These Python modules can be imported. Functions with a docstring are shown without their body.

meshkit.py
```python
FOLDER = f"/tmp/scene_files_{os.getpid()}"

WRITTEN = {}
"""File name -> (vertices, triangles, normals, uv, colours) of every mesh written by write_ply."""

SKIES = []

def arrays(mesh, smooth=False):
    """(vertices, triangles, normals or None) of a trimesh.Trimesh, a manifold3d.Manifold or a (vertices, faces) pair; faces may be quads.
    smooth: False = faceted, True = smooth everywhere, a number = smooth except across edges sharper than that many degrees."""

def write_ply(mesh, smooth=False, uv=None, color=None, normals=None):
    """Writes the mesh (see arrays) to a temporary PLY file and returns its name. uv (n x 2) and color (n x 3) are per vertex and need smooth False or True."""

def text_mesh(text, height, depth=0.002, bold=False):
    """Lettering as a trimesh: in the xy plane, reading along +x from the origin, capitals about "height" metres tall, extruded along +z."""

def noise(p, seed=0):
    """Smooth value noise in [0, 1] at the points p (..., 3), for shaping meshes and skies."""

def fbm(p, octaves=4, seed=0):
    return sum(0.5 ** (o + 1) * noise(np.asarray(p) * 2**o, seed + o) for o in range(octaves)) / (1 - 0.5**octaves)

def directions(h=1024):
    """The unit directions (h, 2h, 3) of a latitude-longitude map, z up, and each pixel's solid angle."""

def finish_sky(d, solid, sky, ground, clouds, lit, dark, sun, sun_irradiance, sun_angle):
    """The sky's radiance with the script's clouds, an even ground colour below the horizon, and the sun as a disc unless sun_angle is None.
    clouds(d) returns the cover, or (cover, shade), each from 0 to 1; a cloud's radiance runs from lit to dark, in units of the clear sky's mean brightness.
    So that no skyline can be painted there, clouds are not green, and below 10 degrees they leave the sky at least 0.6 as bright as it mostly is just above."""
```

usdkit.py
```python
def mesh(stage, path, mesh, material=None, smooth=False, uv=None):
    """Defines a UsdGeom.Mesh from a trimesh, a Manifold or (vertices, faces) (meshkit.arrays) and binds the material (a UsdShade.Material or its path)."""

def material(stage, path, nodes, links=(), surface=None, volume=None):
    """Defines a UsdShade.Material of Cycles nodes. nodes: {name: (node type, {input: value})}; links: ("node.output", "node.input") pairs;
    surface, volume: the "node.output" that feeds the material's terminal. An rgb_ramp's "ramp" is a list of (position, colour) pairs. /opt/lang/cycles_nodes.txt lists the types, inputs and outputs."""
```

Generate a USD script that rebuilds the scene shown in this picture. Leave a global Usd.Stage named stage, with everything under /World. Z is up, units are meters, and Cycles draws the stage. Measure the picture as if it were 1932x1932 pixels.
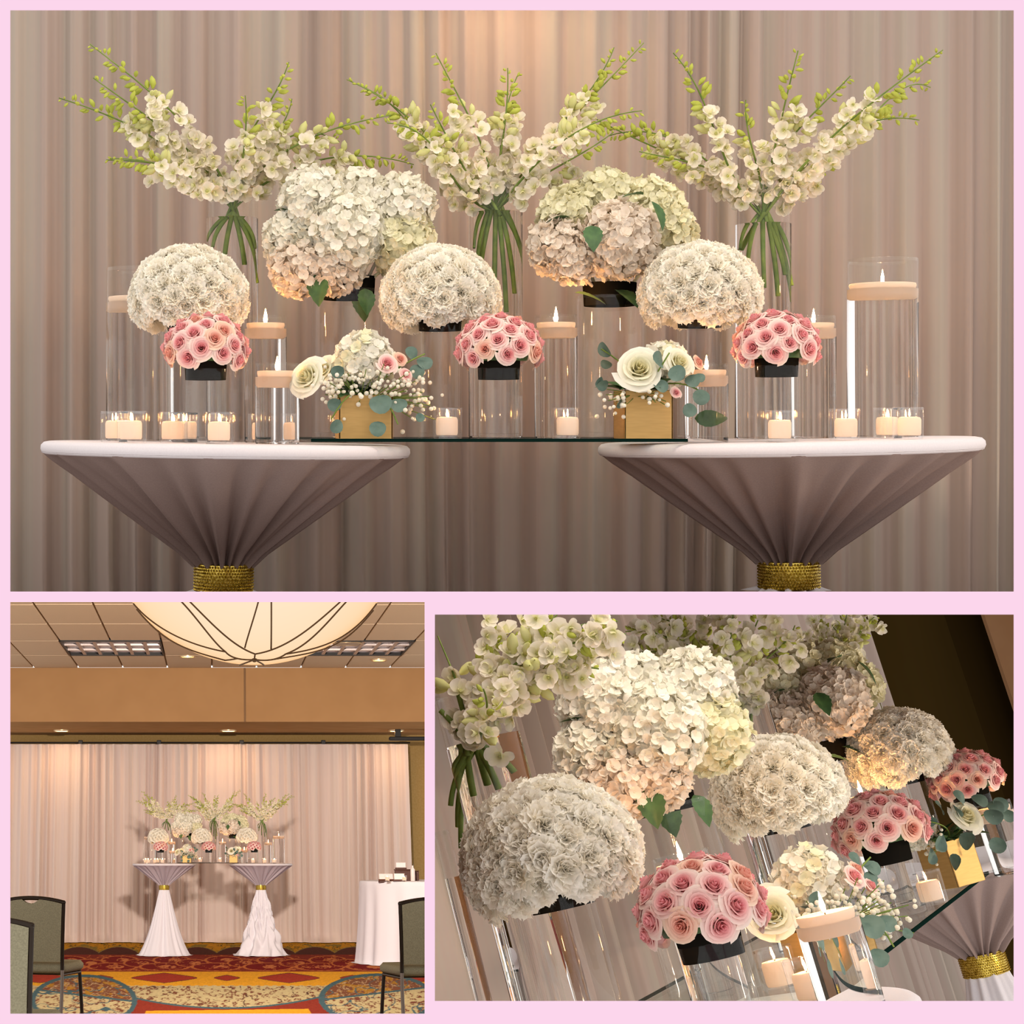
import math, random, zlib
import numpy as np
import trimesh, shapely, manifold3d
import usdkit, meshkit
from pxr import Usd, UsdGeom, UsdLux, UsdShade, Sdf, Gf, Vt

stage = Usd.Stage.CreateInMemory()
UsdGeom.SetStageUpAxis(stage, 'Z'); UsdGeom.SetStageMetersPerUnit(stage, 1.0)
world = UsdGeom.Xform.Define(stage, '/World'); stage.SetDefaultPrim(world.GetPrim())
stage.DefinePrim('/World/Looks', 'Scope')

# ---------------------------------------------------------------- camera, light, exposure
F, PX, PY, N = 3400.0, 400.0, 800.0, 1932.0       # focal length and principal point in pixels
EYE = np.array([0.0, 0.0, 1.10])
cam = UsdGeom.Camera.Define(stage, '/World/camera')
ap = 36.0
cam.CreateHorizontalApertureAttr(ap); cam.CreateVerticalApertureAttr(ap)
cam.CreateFocalLengthAttr(ap * F / N)
cam.CreateHorizontalApertureOffsetAttr(ap * (N / 2 - PX) / N)
cam.CreateVerticalApertureOffsetAttr(-ap * (N / 2 - PY) / N)
cam.CreateFStopAttr(0.0)
cam.CreateExposureAttr(0.0)
cam.CreateClippingRangeAttr(Gf.Vec2f(0.05, 500))
UsdGeom.Xformable(cam).AddTransformOp().Set(Gf.Matrix4d(1,0,0,0, 0,0,1,0, 0,-1,0,0, *map(float, EYE), 1))
dome = UsdLux.DomeLight.Define(stage, '/World/room_light')
dome.CreateColorAttr(Gf.Vec3f(1.0, 0.965, 0.94)); dome.CreateIntensityAttr(0.36)

FLAME = 560.0
def lamp(name, M4, r, power, color=(1.0, 0.84, 0.66), rect=None):
    """a ceiling lamp's light; M4 places it, shining along its -z"""
    l = UsdLux.DiskLight.Define(stage, '/World/' + name)
    l.CreateRadiusAttr(r); l.CreateIntensityAttr(power); l.CreateColorAttr(Gf.Vec3f(*color))
    UsdGeom.Xformable(l).AddTransformOp().Set(Gf.Matrix4d(*[float(q) for q in np.asarray(M4).T.ravel()]))
def aim(p, q):
    """placement at p whose -z points at q"""
    z = np.array(p, float) - np.array(q, float); z /= np.linalg.norm(z)
    x = np.cross([0, 1.0, 0] if abs(z[2]) > 0.9 else [0, 0, 1.0], z); x /= np.linalg.norm(x)
    m = np.eye(4); m[:3, 0], m[:3, 1], m[:3, 2], m[:3, 3] = x, np.cross(z, x), z, p
    return m
SPOTS = [('spotlight_close', aim([0.85, 2.15, 2.4], [0.78, 3.0, 0.70]), 0.06, 620.0, 0.28, (1.0, 0.80, 0.60))]
SPOTS.append(('spotlight_side', aim([4.0, 3.1, 0.52], [1.2, 4.4, 0.45]), 0.10, 360.0, 0.22, (1.0, 0.78, 0.56)))
for k_, x_ in enumerate((-0.25, 0.62, 1.5)):
    lamp(f'ceiling_lamp_upper_{k_}', aim([x_, 2.75, 2.75], [x_, 3.7, 1.25]), 0.16, 26.0)
PI = math.pi
rng = np.random.default_rng(7)

# ---------------------------------------------------------------- frames of the three bays
def W(u, v, y):
    return EYE + y * np.array([(u - PX) / F, 1.0, -(v - PY) / F])

def ray(u, v):
    return np.array([(u - PX) / F, 1.0, -(v - PY) / F])

def frame(u, v, roll):
    y = ray(u, v); y /= np.linalg.norm(y)
    x0 = np.cross(y, [0, 0, 1.0]); x0 /= np.linalg.norm(x0); z0 = np.cross(x0, y)
    x = math.cos(roll) * x0 + math.sin(roll) * z0; z = np.cross(x, y)
    return np.stack([x, y, z], 1)

def mat4(R=np.eye(3), t=(0, 0, 0)):
    m = np.eye(4); m[:3, :3] = R; m[:3, 3] = t
    return m
def T(x, y, z): return mat4(t=(x, y, z))
def RZ(a): c, s = math.cos(a), math.sin(a); return mat4(np.array([[c, -s, 0], [s, c, 0], [0, 0, 1.0]]))
def RX(a): c, s = math.cos(a), math.sin(a); return mat4(np.array([[1.0, 0, 0], [0, c, -s], [0, s, c]]))
def RY(a): c, s = math.cos(a), math.sin(a); return mat4(np.array([[c, 0, s], [0, 1.0, 0], [-s, 0, c]]))
def SC(a, b=None, c=None): b = a if b is None else b; c = a if c is None else c; return np.diag([a, b, c, 1.0])

R_HALL = frame(400, 1615, 0.0)
M_HALL = mat4(R_HALL, EYE)
R_CLOSE = frame(1355, 1482, math.radians(16.2))
M_CLOSE = mat4(R_CLOSE, EYE)
def hall(u, v, D=None, Z=None):
    d = R_HALL.T @ ray(u, v); d = d / d[1]
    Y = D if D is not None else Z / d[2]
    return d * Y
KC = 2.464
def close(u, v, D=None, Z=None):
    d = R_CLOSE.T @ ray(u, v); d = d / d[1]
    Y = D * KC if D is not None else Z / d[2]
    return d * Y

# ---------------------------------------------------------------- scene writing
counts = {}
def numbered(parent, name):
    k = (parent, name); n = counts.get(k, 0); counts[k] = n + 1
    return f'{parent}/{name}' if n == 0 else f'{parent}/{name}_{n:03d}'

def setm(prim, M):
    x = UsdGeom.Xformable(prim)
    a = prim.GetAttribute('xformOp:transform')
    g = Gf.Matrix4d(*[float(q) for q in np.asarray(M).T.ravel()])
    if a and a.IsValid() and a.HasAuthoredValue():
        a.Set(g)
    else:
        x.ClearXformOpOrder(); x.AddTransformOp().Set(g)

def tag(prim, label=None, cat=None, group=None, kind=None):
    for k, v in (('label', label), ('category', cat), ('group', group), ('kind', kind)):
        if v: prim.SetCustomDataByKey(k, v)
    return prim

def thing(name, label, cat, M=np.eye(4), group=None):
    p = UsdGeom.Xform.Define(stage, numbered('/World', name)).GetPrim()
    setm(p, M)
    return tag(p, label, cat, group)

def put(parent, name, mesh, mat, smooth=35, M=None, label=None, kind=None):
    """one mesh under parent (a prim) or under /World"""
    par = parent.GetPath().pathString if parent is not None else '/World'
    m = usdkit.mesh(stage, numbered(par, name), mesh, mat, smooth).GetPrim()
    if M is not None: setm(m, M)
    return tag(m, label, None, None, kind)

stage.CreateClassPrim('/World/shapes')
def shape(name, mesh, smooth=True):
    return usdkit.mesh(stage, f'/World/shapes/{name}', mesh, None, smooth).GetPrim()

def use(parent, name, shp, mat, M, label=None):
    """a mesh prim of its own that takes its geometry from a class prim"""
    p = stage.DefinePrim(numbered(parent.GetPath().pathString, name), 'Mesh')
    p.GetReferences().AddInternalReference(shp.GetPath())
    UsdShade.MaterialBindingAPI.Apply(p).Bind(mat)
    setm(p, M)
    return tag(p, label)

def dup(src, M, label, group=None, cat=None):
    base = src.GetName()
    if base[-4:-3] == '_' and base[-3:].isdigit(): base = base[:-4]
    p = stage.DefinePrim(numbered('/World', base), 'Xform')
    p.GetReferences().AddInternalReference(src.GetPath()); p.SetInstanceable(True)
    x = UsdGeom.Xformable(p)
    op = p.CreateAttribute('xformOp:transform', Sdf.ValueTypeNames.Matrix4d, False)
    op.Set(Gf.Matrix4d(*[float(q) for q in np.asarray(M).T.ravel()]))
    p.CreateAttribute('xformOpOrder', Sdf.ValueTypeNames.TokenArray, False, Sdf.VariabilityUniform).Set(['xformOp:transform'])
    tag(p, label, cat or src.GetCustomDataByKey('category'), group or src.GetCustomDataByKey('group'))
    return p

def spot(name, M4, r, power, length, color, label):
    """a spotlight: a disk lamp at the back of a black can, shining along -z"""
    lamp(name + '_lamp', M4, r, power, color)
    t = thing('spotlight', label, 'spotlight', M4)
    put(t, 'can', lathe([(0.0005, 0.02), (r * 1.2, 0.02), (r * 1.2, -length), (r * 1.15, -length), (r * 1.15, 0.01), (0.0005, 0.01)], 32), M['black'], 40)
    put(t, 'bracket', box(-0.01, 0.01, r * 1.18, r * 1.18 + 0.12, -0.12, -0.08), M['black'], False)

# ---------------------------------------------------------------- mesh helpers
def join(parts):
    V, Fc, n = [], [], 0
    for v, f in parts:
        v = np.asarray(v, float); f = np.asarray(f, int)
        if f.shape[1] == 4: f = np.vstack([f[:, [0, 1, 2]], f[:, [0, 2, 3]]])
        V.append(v); Fc.append(f + n); n += len(v)
    return np.vstack(V), np.vstack(Fc)

def tf(M, mesh):
    v, f = mesh
    return np.asarray(v) @ M[:3, :3].T + M[:3, 3], f

def gridf(nu, nv, wrap=False):
    i, j = np.meshgrid(np.arange(nu - 1), np.arange(nv if wrap else nv - 1), indexing='ij')
    a = i * nv + j; b = i * nv + (j + 1) % nv
    return np.stack([a, b, b + nv, a + nv], -1).reshape(-1, 4)

def lathe(profile, n=40, fold=None):
    pr = np.asarray(profile, float)
    t = np.arange(n) * 2 * PI / n
    r = pr[:, 0][:, None] * np.ones(n); z = pr[:, 1][:, None] * np.ones(n)
    if fold is not None: r, z = fold(r, z, t[None, :] * np.ones_like(r))
    v = np.stack([r * np.cos(t), r * np.sin(t), z], -1).reshape(-1, 3)
    return v, gridf(len(pr), n, True)[:, ::-1][:, [3, 2, 1, 0]]

def tube(points, radii, n=6, cap=True):
    p = np.asarray(points, float)
    v, f = _tube(p, radii, n)
    return v, f
def _tube(p, radii, n):
    t = np.gradient(p, axis=0); t /= np.linalg.norm(t, axis=1, keepdims=True) + 1e-12
    ref = np.array([0, 0, 1.0]) if abs(t[:, 2]).mean() < 0.8 else np.array([1.0, 0, 0])
    a = np.cross(t, ref); a /= np.linalg.norm(a, axis=1, keepdims=True) + 1e-12
    b = np.cross(t, a); an = np.arange(n) * 2 * PI / n
    r = np.broadcast_to(radii, (len(p),))[:, None, None]
    v = p[:, None] + r * (np.cos(an)[None, :, None] * a[:, None] + np.sin(an)[None, :, None] * b[:, None])
    v = v.reshape(-1, 3); q = gridf(len(p), n, True)
    f = np.vstack([q[:, [0, 1, 2]], q[:, [0, 2, 3]]])
    k = len(v); v = np.vstack([v, p[0], p[-1]]); e = np.arange(n)
    f = np.vstack([f, np.stack([np.full(n, k), (e + 1) % n, e], 1), np.stack([np.full(n, k + 1), e + (len(p) - 1) * n, (e + 1) % n + (len(p) - 1) * n], 1)])
    return v, f

def spline(pts, n):
    p = np.asarray(pts, float)
    if len(p) == 2: return p[0] + (p[1] - p[0]) * np.linspace(0, 1, n)[:, None]
    from scipy.interpolate import CubicSpline
    s = np.r_[0, np.cumsum(np.linalg.norm(np.diff(p, axis=0), axis=1))]
    return CubicSpline(s, p)(np.linspace(0, s[-1], n))

def box(x0, x1, y0, y1, z0, z1, c=0.0):
    if c <= 0:
        m = trimesh.creation.box(bounds=[[x0, y0, z0], [x1, y1, z1]]); return m.vertices, m.faces
    pts = []
    for X, Y, Z in np.ndindex(2, 2, 2):
        for k in range(3):
            q = [(x0 + c, x1 - c)[X], (y0 + c, y1 - c)[Y], (z0 + c, z1 - c)[Z]]
            q[k] = ((x0, x1)[X], (y0, y1)[Y], (z0, z1)[Z])[k]; pts.append(q)
    m = trimesh.convex.convex_hull(np.array(pts)); return m.vertices, m.faces

def ball(r, sub=2, sx=1, sy=1, sz=1):
    m = trimesh.creation.icosphere(sub, r); return m.vertices * [sx, sy, sz], m.faces

def disc_cap(r, z, n=40, up=True):
    t = np.arange(n) * 2 * PI / n
    v = np.vstack([np.stack([r * np.cos(t), r * np.sin(t), np.full(n, z)], 1), [0, 0, z]])
    e = np.arange(n); f = np.stack([e, (e + 1) % n, np.full(n, n)], 1)
    return v, f if up else f[:, ::-1]

def align(direction, spin=0.0):
    """rotation taking +z to direction"""
    d = np.asarray(direction, float); d = d / np.linalg.norm(d)
    ref = np.array([0, 0, 1.0]) if abs(d[2]) < 0.95 else np.array([1.0, 0, 0])
    x = np.cross(ref, d); x /= np.linalg.norm(x); y = np.cross(d, x)
    return mat4(np.stack([x, y, d], 1)) @ RZ(spin)

def fib(n, zmin):
    i = np.arange(n) + 0.5
    z = 1 - (1 - zmin) * i / n; a = PI * (1 + 5 ** 0.5) * i
    r = np.sqrt(np.maximum(0, 1 - z * z))
    return np.stack([r * np.cos(a), r * np.sin(a), z], 1)

# ---------------------------------------------------------------- materials
def mat(name, nodes, links=(), surface='p.BSDF', volume=None):
    return usdkit.material(stage, f'/World/Looks/{name}', nodes, links, surface, volume)

def plain(name, col, rough=0.6, metal=0.0, spec=0.3, **kw):
    if rough >= 0.7 and metal == 0 and not kw: return mat(name, {'p': ('diffuse_bsdf', dict(color=col))})
    return mat(name, {'p': ('principled_bsdf', dict(base_color=col, roughness=rough, metallic=metal, specular_ior_level=spec, **kw))})

def grainy(name, c1, c2, scale, rough=0.7, bump=0.0, detail=3, metal=0.0, spec=0.3, stretch=(1, 1, 1), sheen=0.0):
    nodes = {'tc': ('texture_coordinate', {}), 'm': ('mapping', dict(scale=stretch)), 'n': ('noise_texture', dict(scale=scale, detail=detail)),
             'r': ('rgb_ramp', dict(ramp=[(0.3, c1), (0.7, c2)])), 'p': ('principled_bsdf', dict(roughness=rough, metallic=metal, specular_ior_level=spec, sheen_weight=sheen))}
    links = [('tc.object', 'm.vector'), ('m.vector', 'n.vector'), ('n.fac', 'r.fac'), ('r.color', 'p.base_color')]
    if rough >= 0.7 and metal == 0:
        nodes['p'] = ('diffuse_bsdf', {}); links[-1] = ('r.color', 'p.color')
        return mat(name, nodes, links)
    if bump:
        nodes['b'] = ('bump', dict(strength=bump, distance=0.002)); links += [('n.fac', 'b.height'), ('b.normal', 'p.normal')]
    return mat(name, nodes, links)

def petal(name, c1, c2, scale=30, trans=0.3, tint=None):
    """thin petal: diffuse with light coming through"""
    nodes = {'tc': ('texture_coordinate', {}), 'n': ('noise_texture', dict(scale=scale, detail=0)),
             'r': ('rgb_ramp', dict(ramp=[(0.25, c1), (0.75, c2)])),
             'p': ('diffuse_bsdf', {}), 't': ('translucent_bsdf', {}), 'mx': ('mix_closure', dict(fac=trans))}
    links = [('tc.object', 'n.vector'), ('n.fac', 'r.fac'), ('r.color', 'p.color'), ('r.color', 't.color'),
             ('p.BSDF', 'mx.closure1'), ('t.BSDF', 'mx.closure2')]
    return mat(name, nodes, links, 'mx.closure')

def radial(name, stops, rmax, trans=0.25):
    """petal colour that runs from the heart of the bloom outwards (object space)"""
    nodes = {'tc': ('texture_coordinate', {}), 'xy': ('mapping', dict(scale=(1, 1, 0.0))), 'l': ('vector_math', dict(math_type='length')),
             'd': ('math', dict(math_type='divide', value2=rmax)), 'r': ('rgb_ramp', dict(ramp=stops)),
             'p': ('diffuse_bsdf', {}), 't': ('translucent_bsdf', {}), 'mx': ('mix_closure', dict(fac=trans))}
    links = [('tc.object', 'xy.vector'), ('xy.vector', 'l.vector1'), ('l.value', 'd.value1'), ('d.value', 'r.fac'), ('r.color', 'p.color'),
             ('r.color', 't.color'), ('p.BSDF', 'mx.closure1'), ('t.BSDF', 'mx.closure2')]
    return mat(name, nodes, links, 'mx.closure')

def pane(name, tint=(1, 1, 1), graze=0.22, face=0.02):
    return mat(name, {'lw': ('layer_weight', dict(blend=0.5)), 'p5': ('math', dict(math_type='power', value2=4.0)), 'ma': ('math', dict(math_type='multiply_add', value2=graze, value3=face)),
                      't': ('transparent_bsdf', dict(color=tint)), 'g': ('glossy_bsdf', dict(color=(1, 1, 1), roughness=0.02)), 'mx': ('mix_closure', {})},
               [('lw.facing', 'p5.value1'), ('p5.value', 'ma.value1'), ('ma.value', 'mx.fac'), ('t.BSDF', 'mx.closure1'), ('g.BSDF', 'mx.closure2')], 'mx.closure')

def drape(name, cols, scale, trans=0.12):
    """sheer fabric: bands of denser and thinner weave run down it"""
    nodes = {'tc': ('texture_coordinate', {}), 'm': ('mapping', dict(scale=(scale, 0, 0.05))), 'n': ('noise_texture', dict(scale=1.0, detail=3, roughness=0.65)),
             'r': ('rgb_ramp', dict(ramp=[(0.30, cols[0]), (0.45, cols[1]), (0.58, cols[2]), (0.72, cols[3])])),
             'p': ('diffuse_bsdf', {})}
    links = [('tc.object', 'm.vector'), ('m.vector', 'n.vector'), ('n.fac', 'r.fac'), ('r.color', 'p.color')]
    return mat(name, nodes, links)

M = {}
M['pink'] = plain('pink_paint', (0.862, 0.615, 0.79), 0.9, spec=0.0)
M['drape'] = drape('sheer_drape', [(0.31, 0.235, 0.195), (0.385, 0.30, 0.26), (0.375, 0.32, 0.27), (0.45, 0.35, 0.29)], 12.0)
M['drape_hall'] = drape('sheer_drape_hall', [(0.58, 0.46, 0.41), (0.68, 0.55, 0.50), (0.69, 0.58, 0.52), (0.73, 0.58, 0.51)], 6.0)
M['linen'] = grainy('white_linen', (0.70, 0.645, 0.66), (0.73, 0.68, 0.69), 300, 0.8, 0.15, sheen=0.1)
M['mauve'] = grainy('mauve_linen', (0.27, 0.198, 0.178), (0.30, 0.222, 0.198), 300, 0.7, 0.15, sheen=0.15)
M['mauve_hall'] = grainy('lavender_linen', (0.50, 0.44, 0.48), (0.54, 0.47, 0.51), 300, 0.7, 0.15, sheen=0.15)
M['skirt'] = grainy('white_skirt_linen', (0.78, 0.75, 0.79), (0.82, 0.79, 0.83), 300, 0.8, 0.15, sheen=0.1)
M['gold_bead'] = mat('gold_rhinestone', {'tc': ('texture_coordinate', {}), 'v': ('voronoi_texture', dict(scale=220)), 'r': ('rgb_ramp', dict(ramp=[(0.0, (0.95, 0.75, 0.2)), (0.6, (0.5, 0.34, 0.04)), (1, (0.2, 0.12, 0.01))])),
    'p': ('principled_bsdf', dict(metallic=0.9, roughness=0.25))}, [('tc.object', 'v.vector'), ('v.distance', 'r.fac'), ('r.color', 'p.base_color')])
M['glass'] = pane('clear_glass', (0.985, 0.99, 0.985), 0.30, 0.025)
M['cup_glass'] = pane('cup_glass', (1, 1, 1), 0.40, 0.05)
M['shelf_glass'] = pane('shelf_glass', (0.93, 0.96, 0.94))
M['glass_edge'] = plain('green_glass_edge', (0.004, 0.014, 0.011), 0.8)
M['water'] = mat('water', {'p': ('glass_bsdf', dict(color=(1, 1, 1), roughness=0.0, IOR=1.33))})
M['wax'] = mat('ivory_wax', {'p': ('diffuse_bsdf', dict(color=(0.93, 0.85, 0.76))), 't': ('translucent_bsdf', dict(color=(1.0, 0.84, 0.66))), 'mx': ('mix_closure', dict(fac=0.55))}, [('p.BSDF', 'mx.closure1'), ('t.BSDF', 'mx.closure2')], 'mx.closure')
M['wick'] = plain('burnt_wick', (0.02, 0.015, 0.01), 0.9)
M['flame'] = mat('candle_flame', {'e': ('emission', dict(color=(1.0, 0.45, 0.13), strength=FLAME))}, (), 'e.emission')
M['carnation'] = petal('ivory_carnation', (0.95, 0.89, 0.76), (0.98, 0.95, 0.87), 60, 0.3)
M['hyd_white'] = petal('white_hydrangea', (0.86, 0.83, 0.70), (0.94, 0.91, 0.83), 40, 0.3)
M['hyd_cream'] = petal('cream_hydrangea', (0.82, 0.78, 0.53), (0.93, 0.90, 0.71), 40, 0.3)
M['hyd_blush'] = petal('blush_hydrangea', (0.84, 0.73, 0.60), (0.92, 0.84, 0.74), 40, 0.3)
M['hyd_core'] = plain('hydrangea_stalks', (0.42, 0.42, 0.25), 0.8)
M['rose_pink'] = radial('pink_rose', [(0.0, (0.84, 0.34, 0.37)), (0.35, (0.89, 0.48, 0.47)), (0.7, (0.93, 0.66, 0.60)), (1.0, (0.94, 0.79, 0.69))], 0.027)
M['rose_peach'] = radial('peach_rose', [(0.0, (0.82, 0.36, 0.28)), (0.4, (0.91, 0.56, 0.45)), (0.8, (0.90, 0.63, 0.48)), (1.0, (0.92, 0.74, 0.58))], 0.027)
M['rose_white'] = radial('white_rose', [(0.0, (0.78, 0.72, 0.42)), (0.4, (0.86, 0.83, 0.62)), (1.0, (0.90, 0.88, 0.78))], 0.027)
M['orchid'] = radial('white_orchid', [(0.0, (0.70, 0.72, 0.22)), (0.22, (0.84, 0.80, 0.58)), (0.6, (0.90, 0.83, 0.72)), (1.0, (0.92, 0.86, 0.78))], 0.026, 0.35)
M['bud'] = petal('green_bud', (0.42, 0.46, 0.06), (0.62, 0.66, 0.16), 60, 0.3)
M['bud_open'] = petal('yellow_green_bud', (0.66, 0.66, 0.22), (0.82, 0.80, 0.45), 60, 0.3)
M['stem'] = grainy('green_stem', (0.10, 0.17, 0.025), (0.20, 0.27, 0.05), 40, 0.5)
M['leaf'] = grainy('dark_leaf', (0.035, 0.085, 0.03), (0.07, 0.15, 0.045), 40, 0.45)
M['euc'] = grainy('grey_green_leaf', (0.07, 0.125, 0.095), (0.15, 0.22, 0.18), 25, 0.55)
M['foam'] = plain('black_liner', (0.010, 0.009, 0.007), 0.7, spec=0.05)
M['baby'] = petal('babys_breath', (0.80, 0.74, 0.58), (0.92, 0.87, 0.75), 60, 0.2)
M['gold_box'] = grainy('brushed_gold', (0.52, 0.335, 0.125), (0.58, 0.375, 0.145), 25, 0.58, 0.0, metal=0.8, stretch=(1, 1, 8))
M['carpet_plain'] = grainy('brown_carpet', (0.10, 0.05, 0.035), (0.16, 0.08, 0.05), 60, 0.95, 0.2)
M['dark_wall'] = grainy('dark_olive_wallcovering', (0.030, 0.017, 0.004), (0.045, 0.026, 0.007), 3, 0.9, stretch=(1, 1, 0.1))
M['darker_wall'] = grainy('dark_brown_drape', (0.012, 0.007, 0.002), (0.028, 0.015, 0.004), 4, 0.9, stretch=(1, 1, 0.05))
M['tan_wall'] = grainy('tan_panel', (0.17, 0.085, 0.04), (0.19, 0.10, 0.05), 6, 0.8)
M['soffit'] = grainy('tan_paint', (0.37, 0.205, 0.09), (0.40, 0.225, 0.10), 3, 0.8)
M['soffit_under'] = grainy('tan_paint_soffit', (0.36, 0.205, 0.09), (0.40, 0.23, 0.105), 3, 0.8)
M['hall_wall'] = grainy('olive_tan_wallcovering', (0.33, 0.215, 0.075), (0.38, 0.25, 0.10), 40, 0.85, 0.1)
M['tile'] = grainy('ceiling_tile', (0.52, 0.385, 0.255), (0.56, 0.415, 0.275), 90, 0.95, 0.25)
M['tbar'] = plain('ceiling_grid', (0.36, 0.27, 0.19), 0.6)
M['lens'] = mat('lamp_lens', {'e': ('emission', dict(color=(1.0, 0.60, 0.28), strength=115.0))}, (), 'e.emission')
M['lens_drape'] = mat('lamp_lens_over_drape', {'e': ('emission', dict(color=(1.0, 0.62, 0.30), strength=34.0))}, (), 'e.emission')
M['lens_soft'] = mat('lamp_lens_ceiling', {'e': ('emission', dict(color=(1.0, 0.72, 0.36), strength=14.0))}, (), 'e.emission')
M['trim_metal'] = plain('lamp_trim', (0.62, 0.45, 0.26), 0.35, 0.6)
M['bowl'] = mat('lit_alabaster', {'lw': ('layer_weight', dict(blend=0.35)), 'r': ('rgb_ramp', dict(ramp=[(0.0, (1.0, 0.79, 0.58)), (0.55, (1.0, 0.69, 0.42)), (1.0, (0.95, 0.50, 0.18))])),
    'e': ('emission', dict(strength=0.97)), 'd': ('diffuse_bsdf', dict(color=(0.08, 0.065, 0.05))), 'a': ('add_closure', {})},
    [('lw.facing', 'r.fac'), ('r.color', 'e.color'), ('e.emission', 'a.closure1'), ('d.BSDF', 'a.closure2')], 'a.closure')
M['bronze'] = plain('bronze_strap', (0.11, 0.055, 0.02), 0.5, 0.5)
M['troffer'] = plain('louvre_metal', (0.42, 0.36, 0.34), 0.35, 0.7)
M['troffer_back'] = plain('unlit_lamp', (0.62, 0.58, 0.60), 0.5)
M['black'] = plain('black_metal', (0.012, 0.010, 0.009), 0.5)
M['chair_fabric'] = grainy('sage_upholstery', (0.26, 0.235, 0.155), (0.34, 0.31, 0.205), 130, 0.85, 0.3, detail=1)
M['chair_frame'] = plain('dark_bronze_frame', (0.028, 0.017, 0.010), 0.4, 0.3)
M['chair_leg'] = plain('worn_bronze_leg', (0.20, 0.155, 0.125), 0.35, 0.5)
M['card'] = plain('white_card', (0.80, 0.74, 0.72), 0.8)
M['wood'] = grainy('dark_wood', (0.06, 0.02, 0.012), (0.10, 0.035, 0.02), 20, 0.4, stretch=(1, 1, 6))
M['bottle'] = plain('pale_bottle', (0.75, 0.66, 0.62), 0.25)
M['carpet'] = mat('patterned_carpet', {'a': ('attribute', dict(attribute='col')), 'tc': ('texture_coordinate', {}), 'n': ('noise_texture', dict(scale=180, detail=1)), 'b': ('bump', dict(strength=0.4, distance=0.004)),
    'p': ('principled_bsdf', dict(roughness=0.95, specular_ior_level=0.05))}, [('a.color', 'p.base_color'), ('tc.object', 'n.vector'), ('n.fac', 'b.height'), ('b.normal', 'p.normal')])

# ---------------------------------------------------------------- flower shapes
def petal_sheet(L, Wd, cup, curl, nu=4, nv=5, base=0.12, round_=0.5):
    """petal growing along +x from the origin, curling up to +z"""
    t = np.linspace(0, 1, nu)[:, None] * np.ones(nv); s = np.linspace(-1, 1, nv)[None, :] * np.ones((nu, 1))
    w = Wd * (base + (1 - base) * np.sin(np.clip(t, 0, 1) ** 0.75 * PI * 0.78) ** 0.8)
    x = L * t * (1 - 0.10 * round_ * s * s * t); y = w * s
    z = curl * t * t + cup * s * s * w / max(Wd, 1e-9)
    return np.stack([x, y, z], -1).reshape(-1, 3), gridf(nu, nv)

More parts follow.
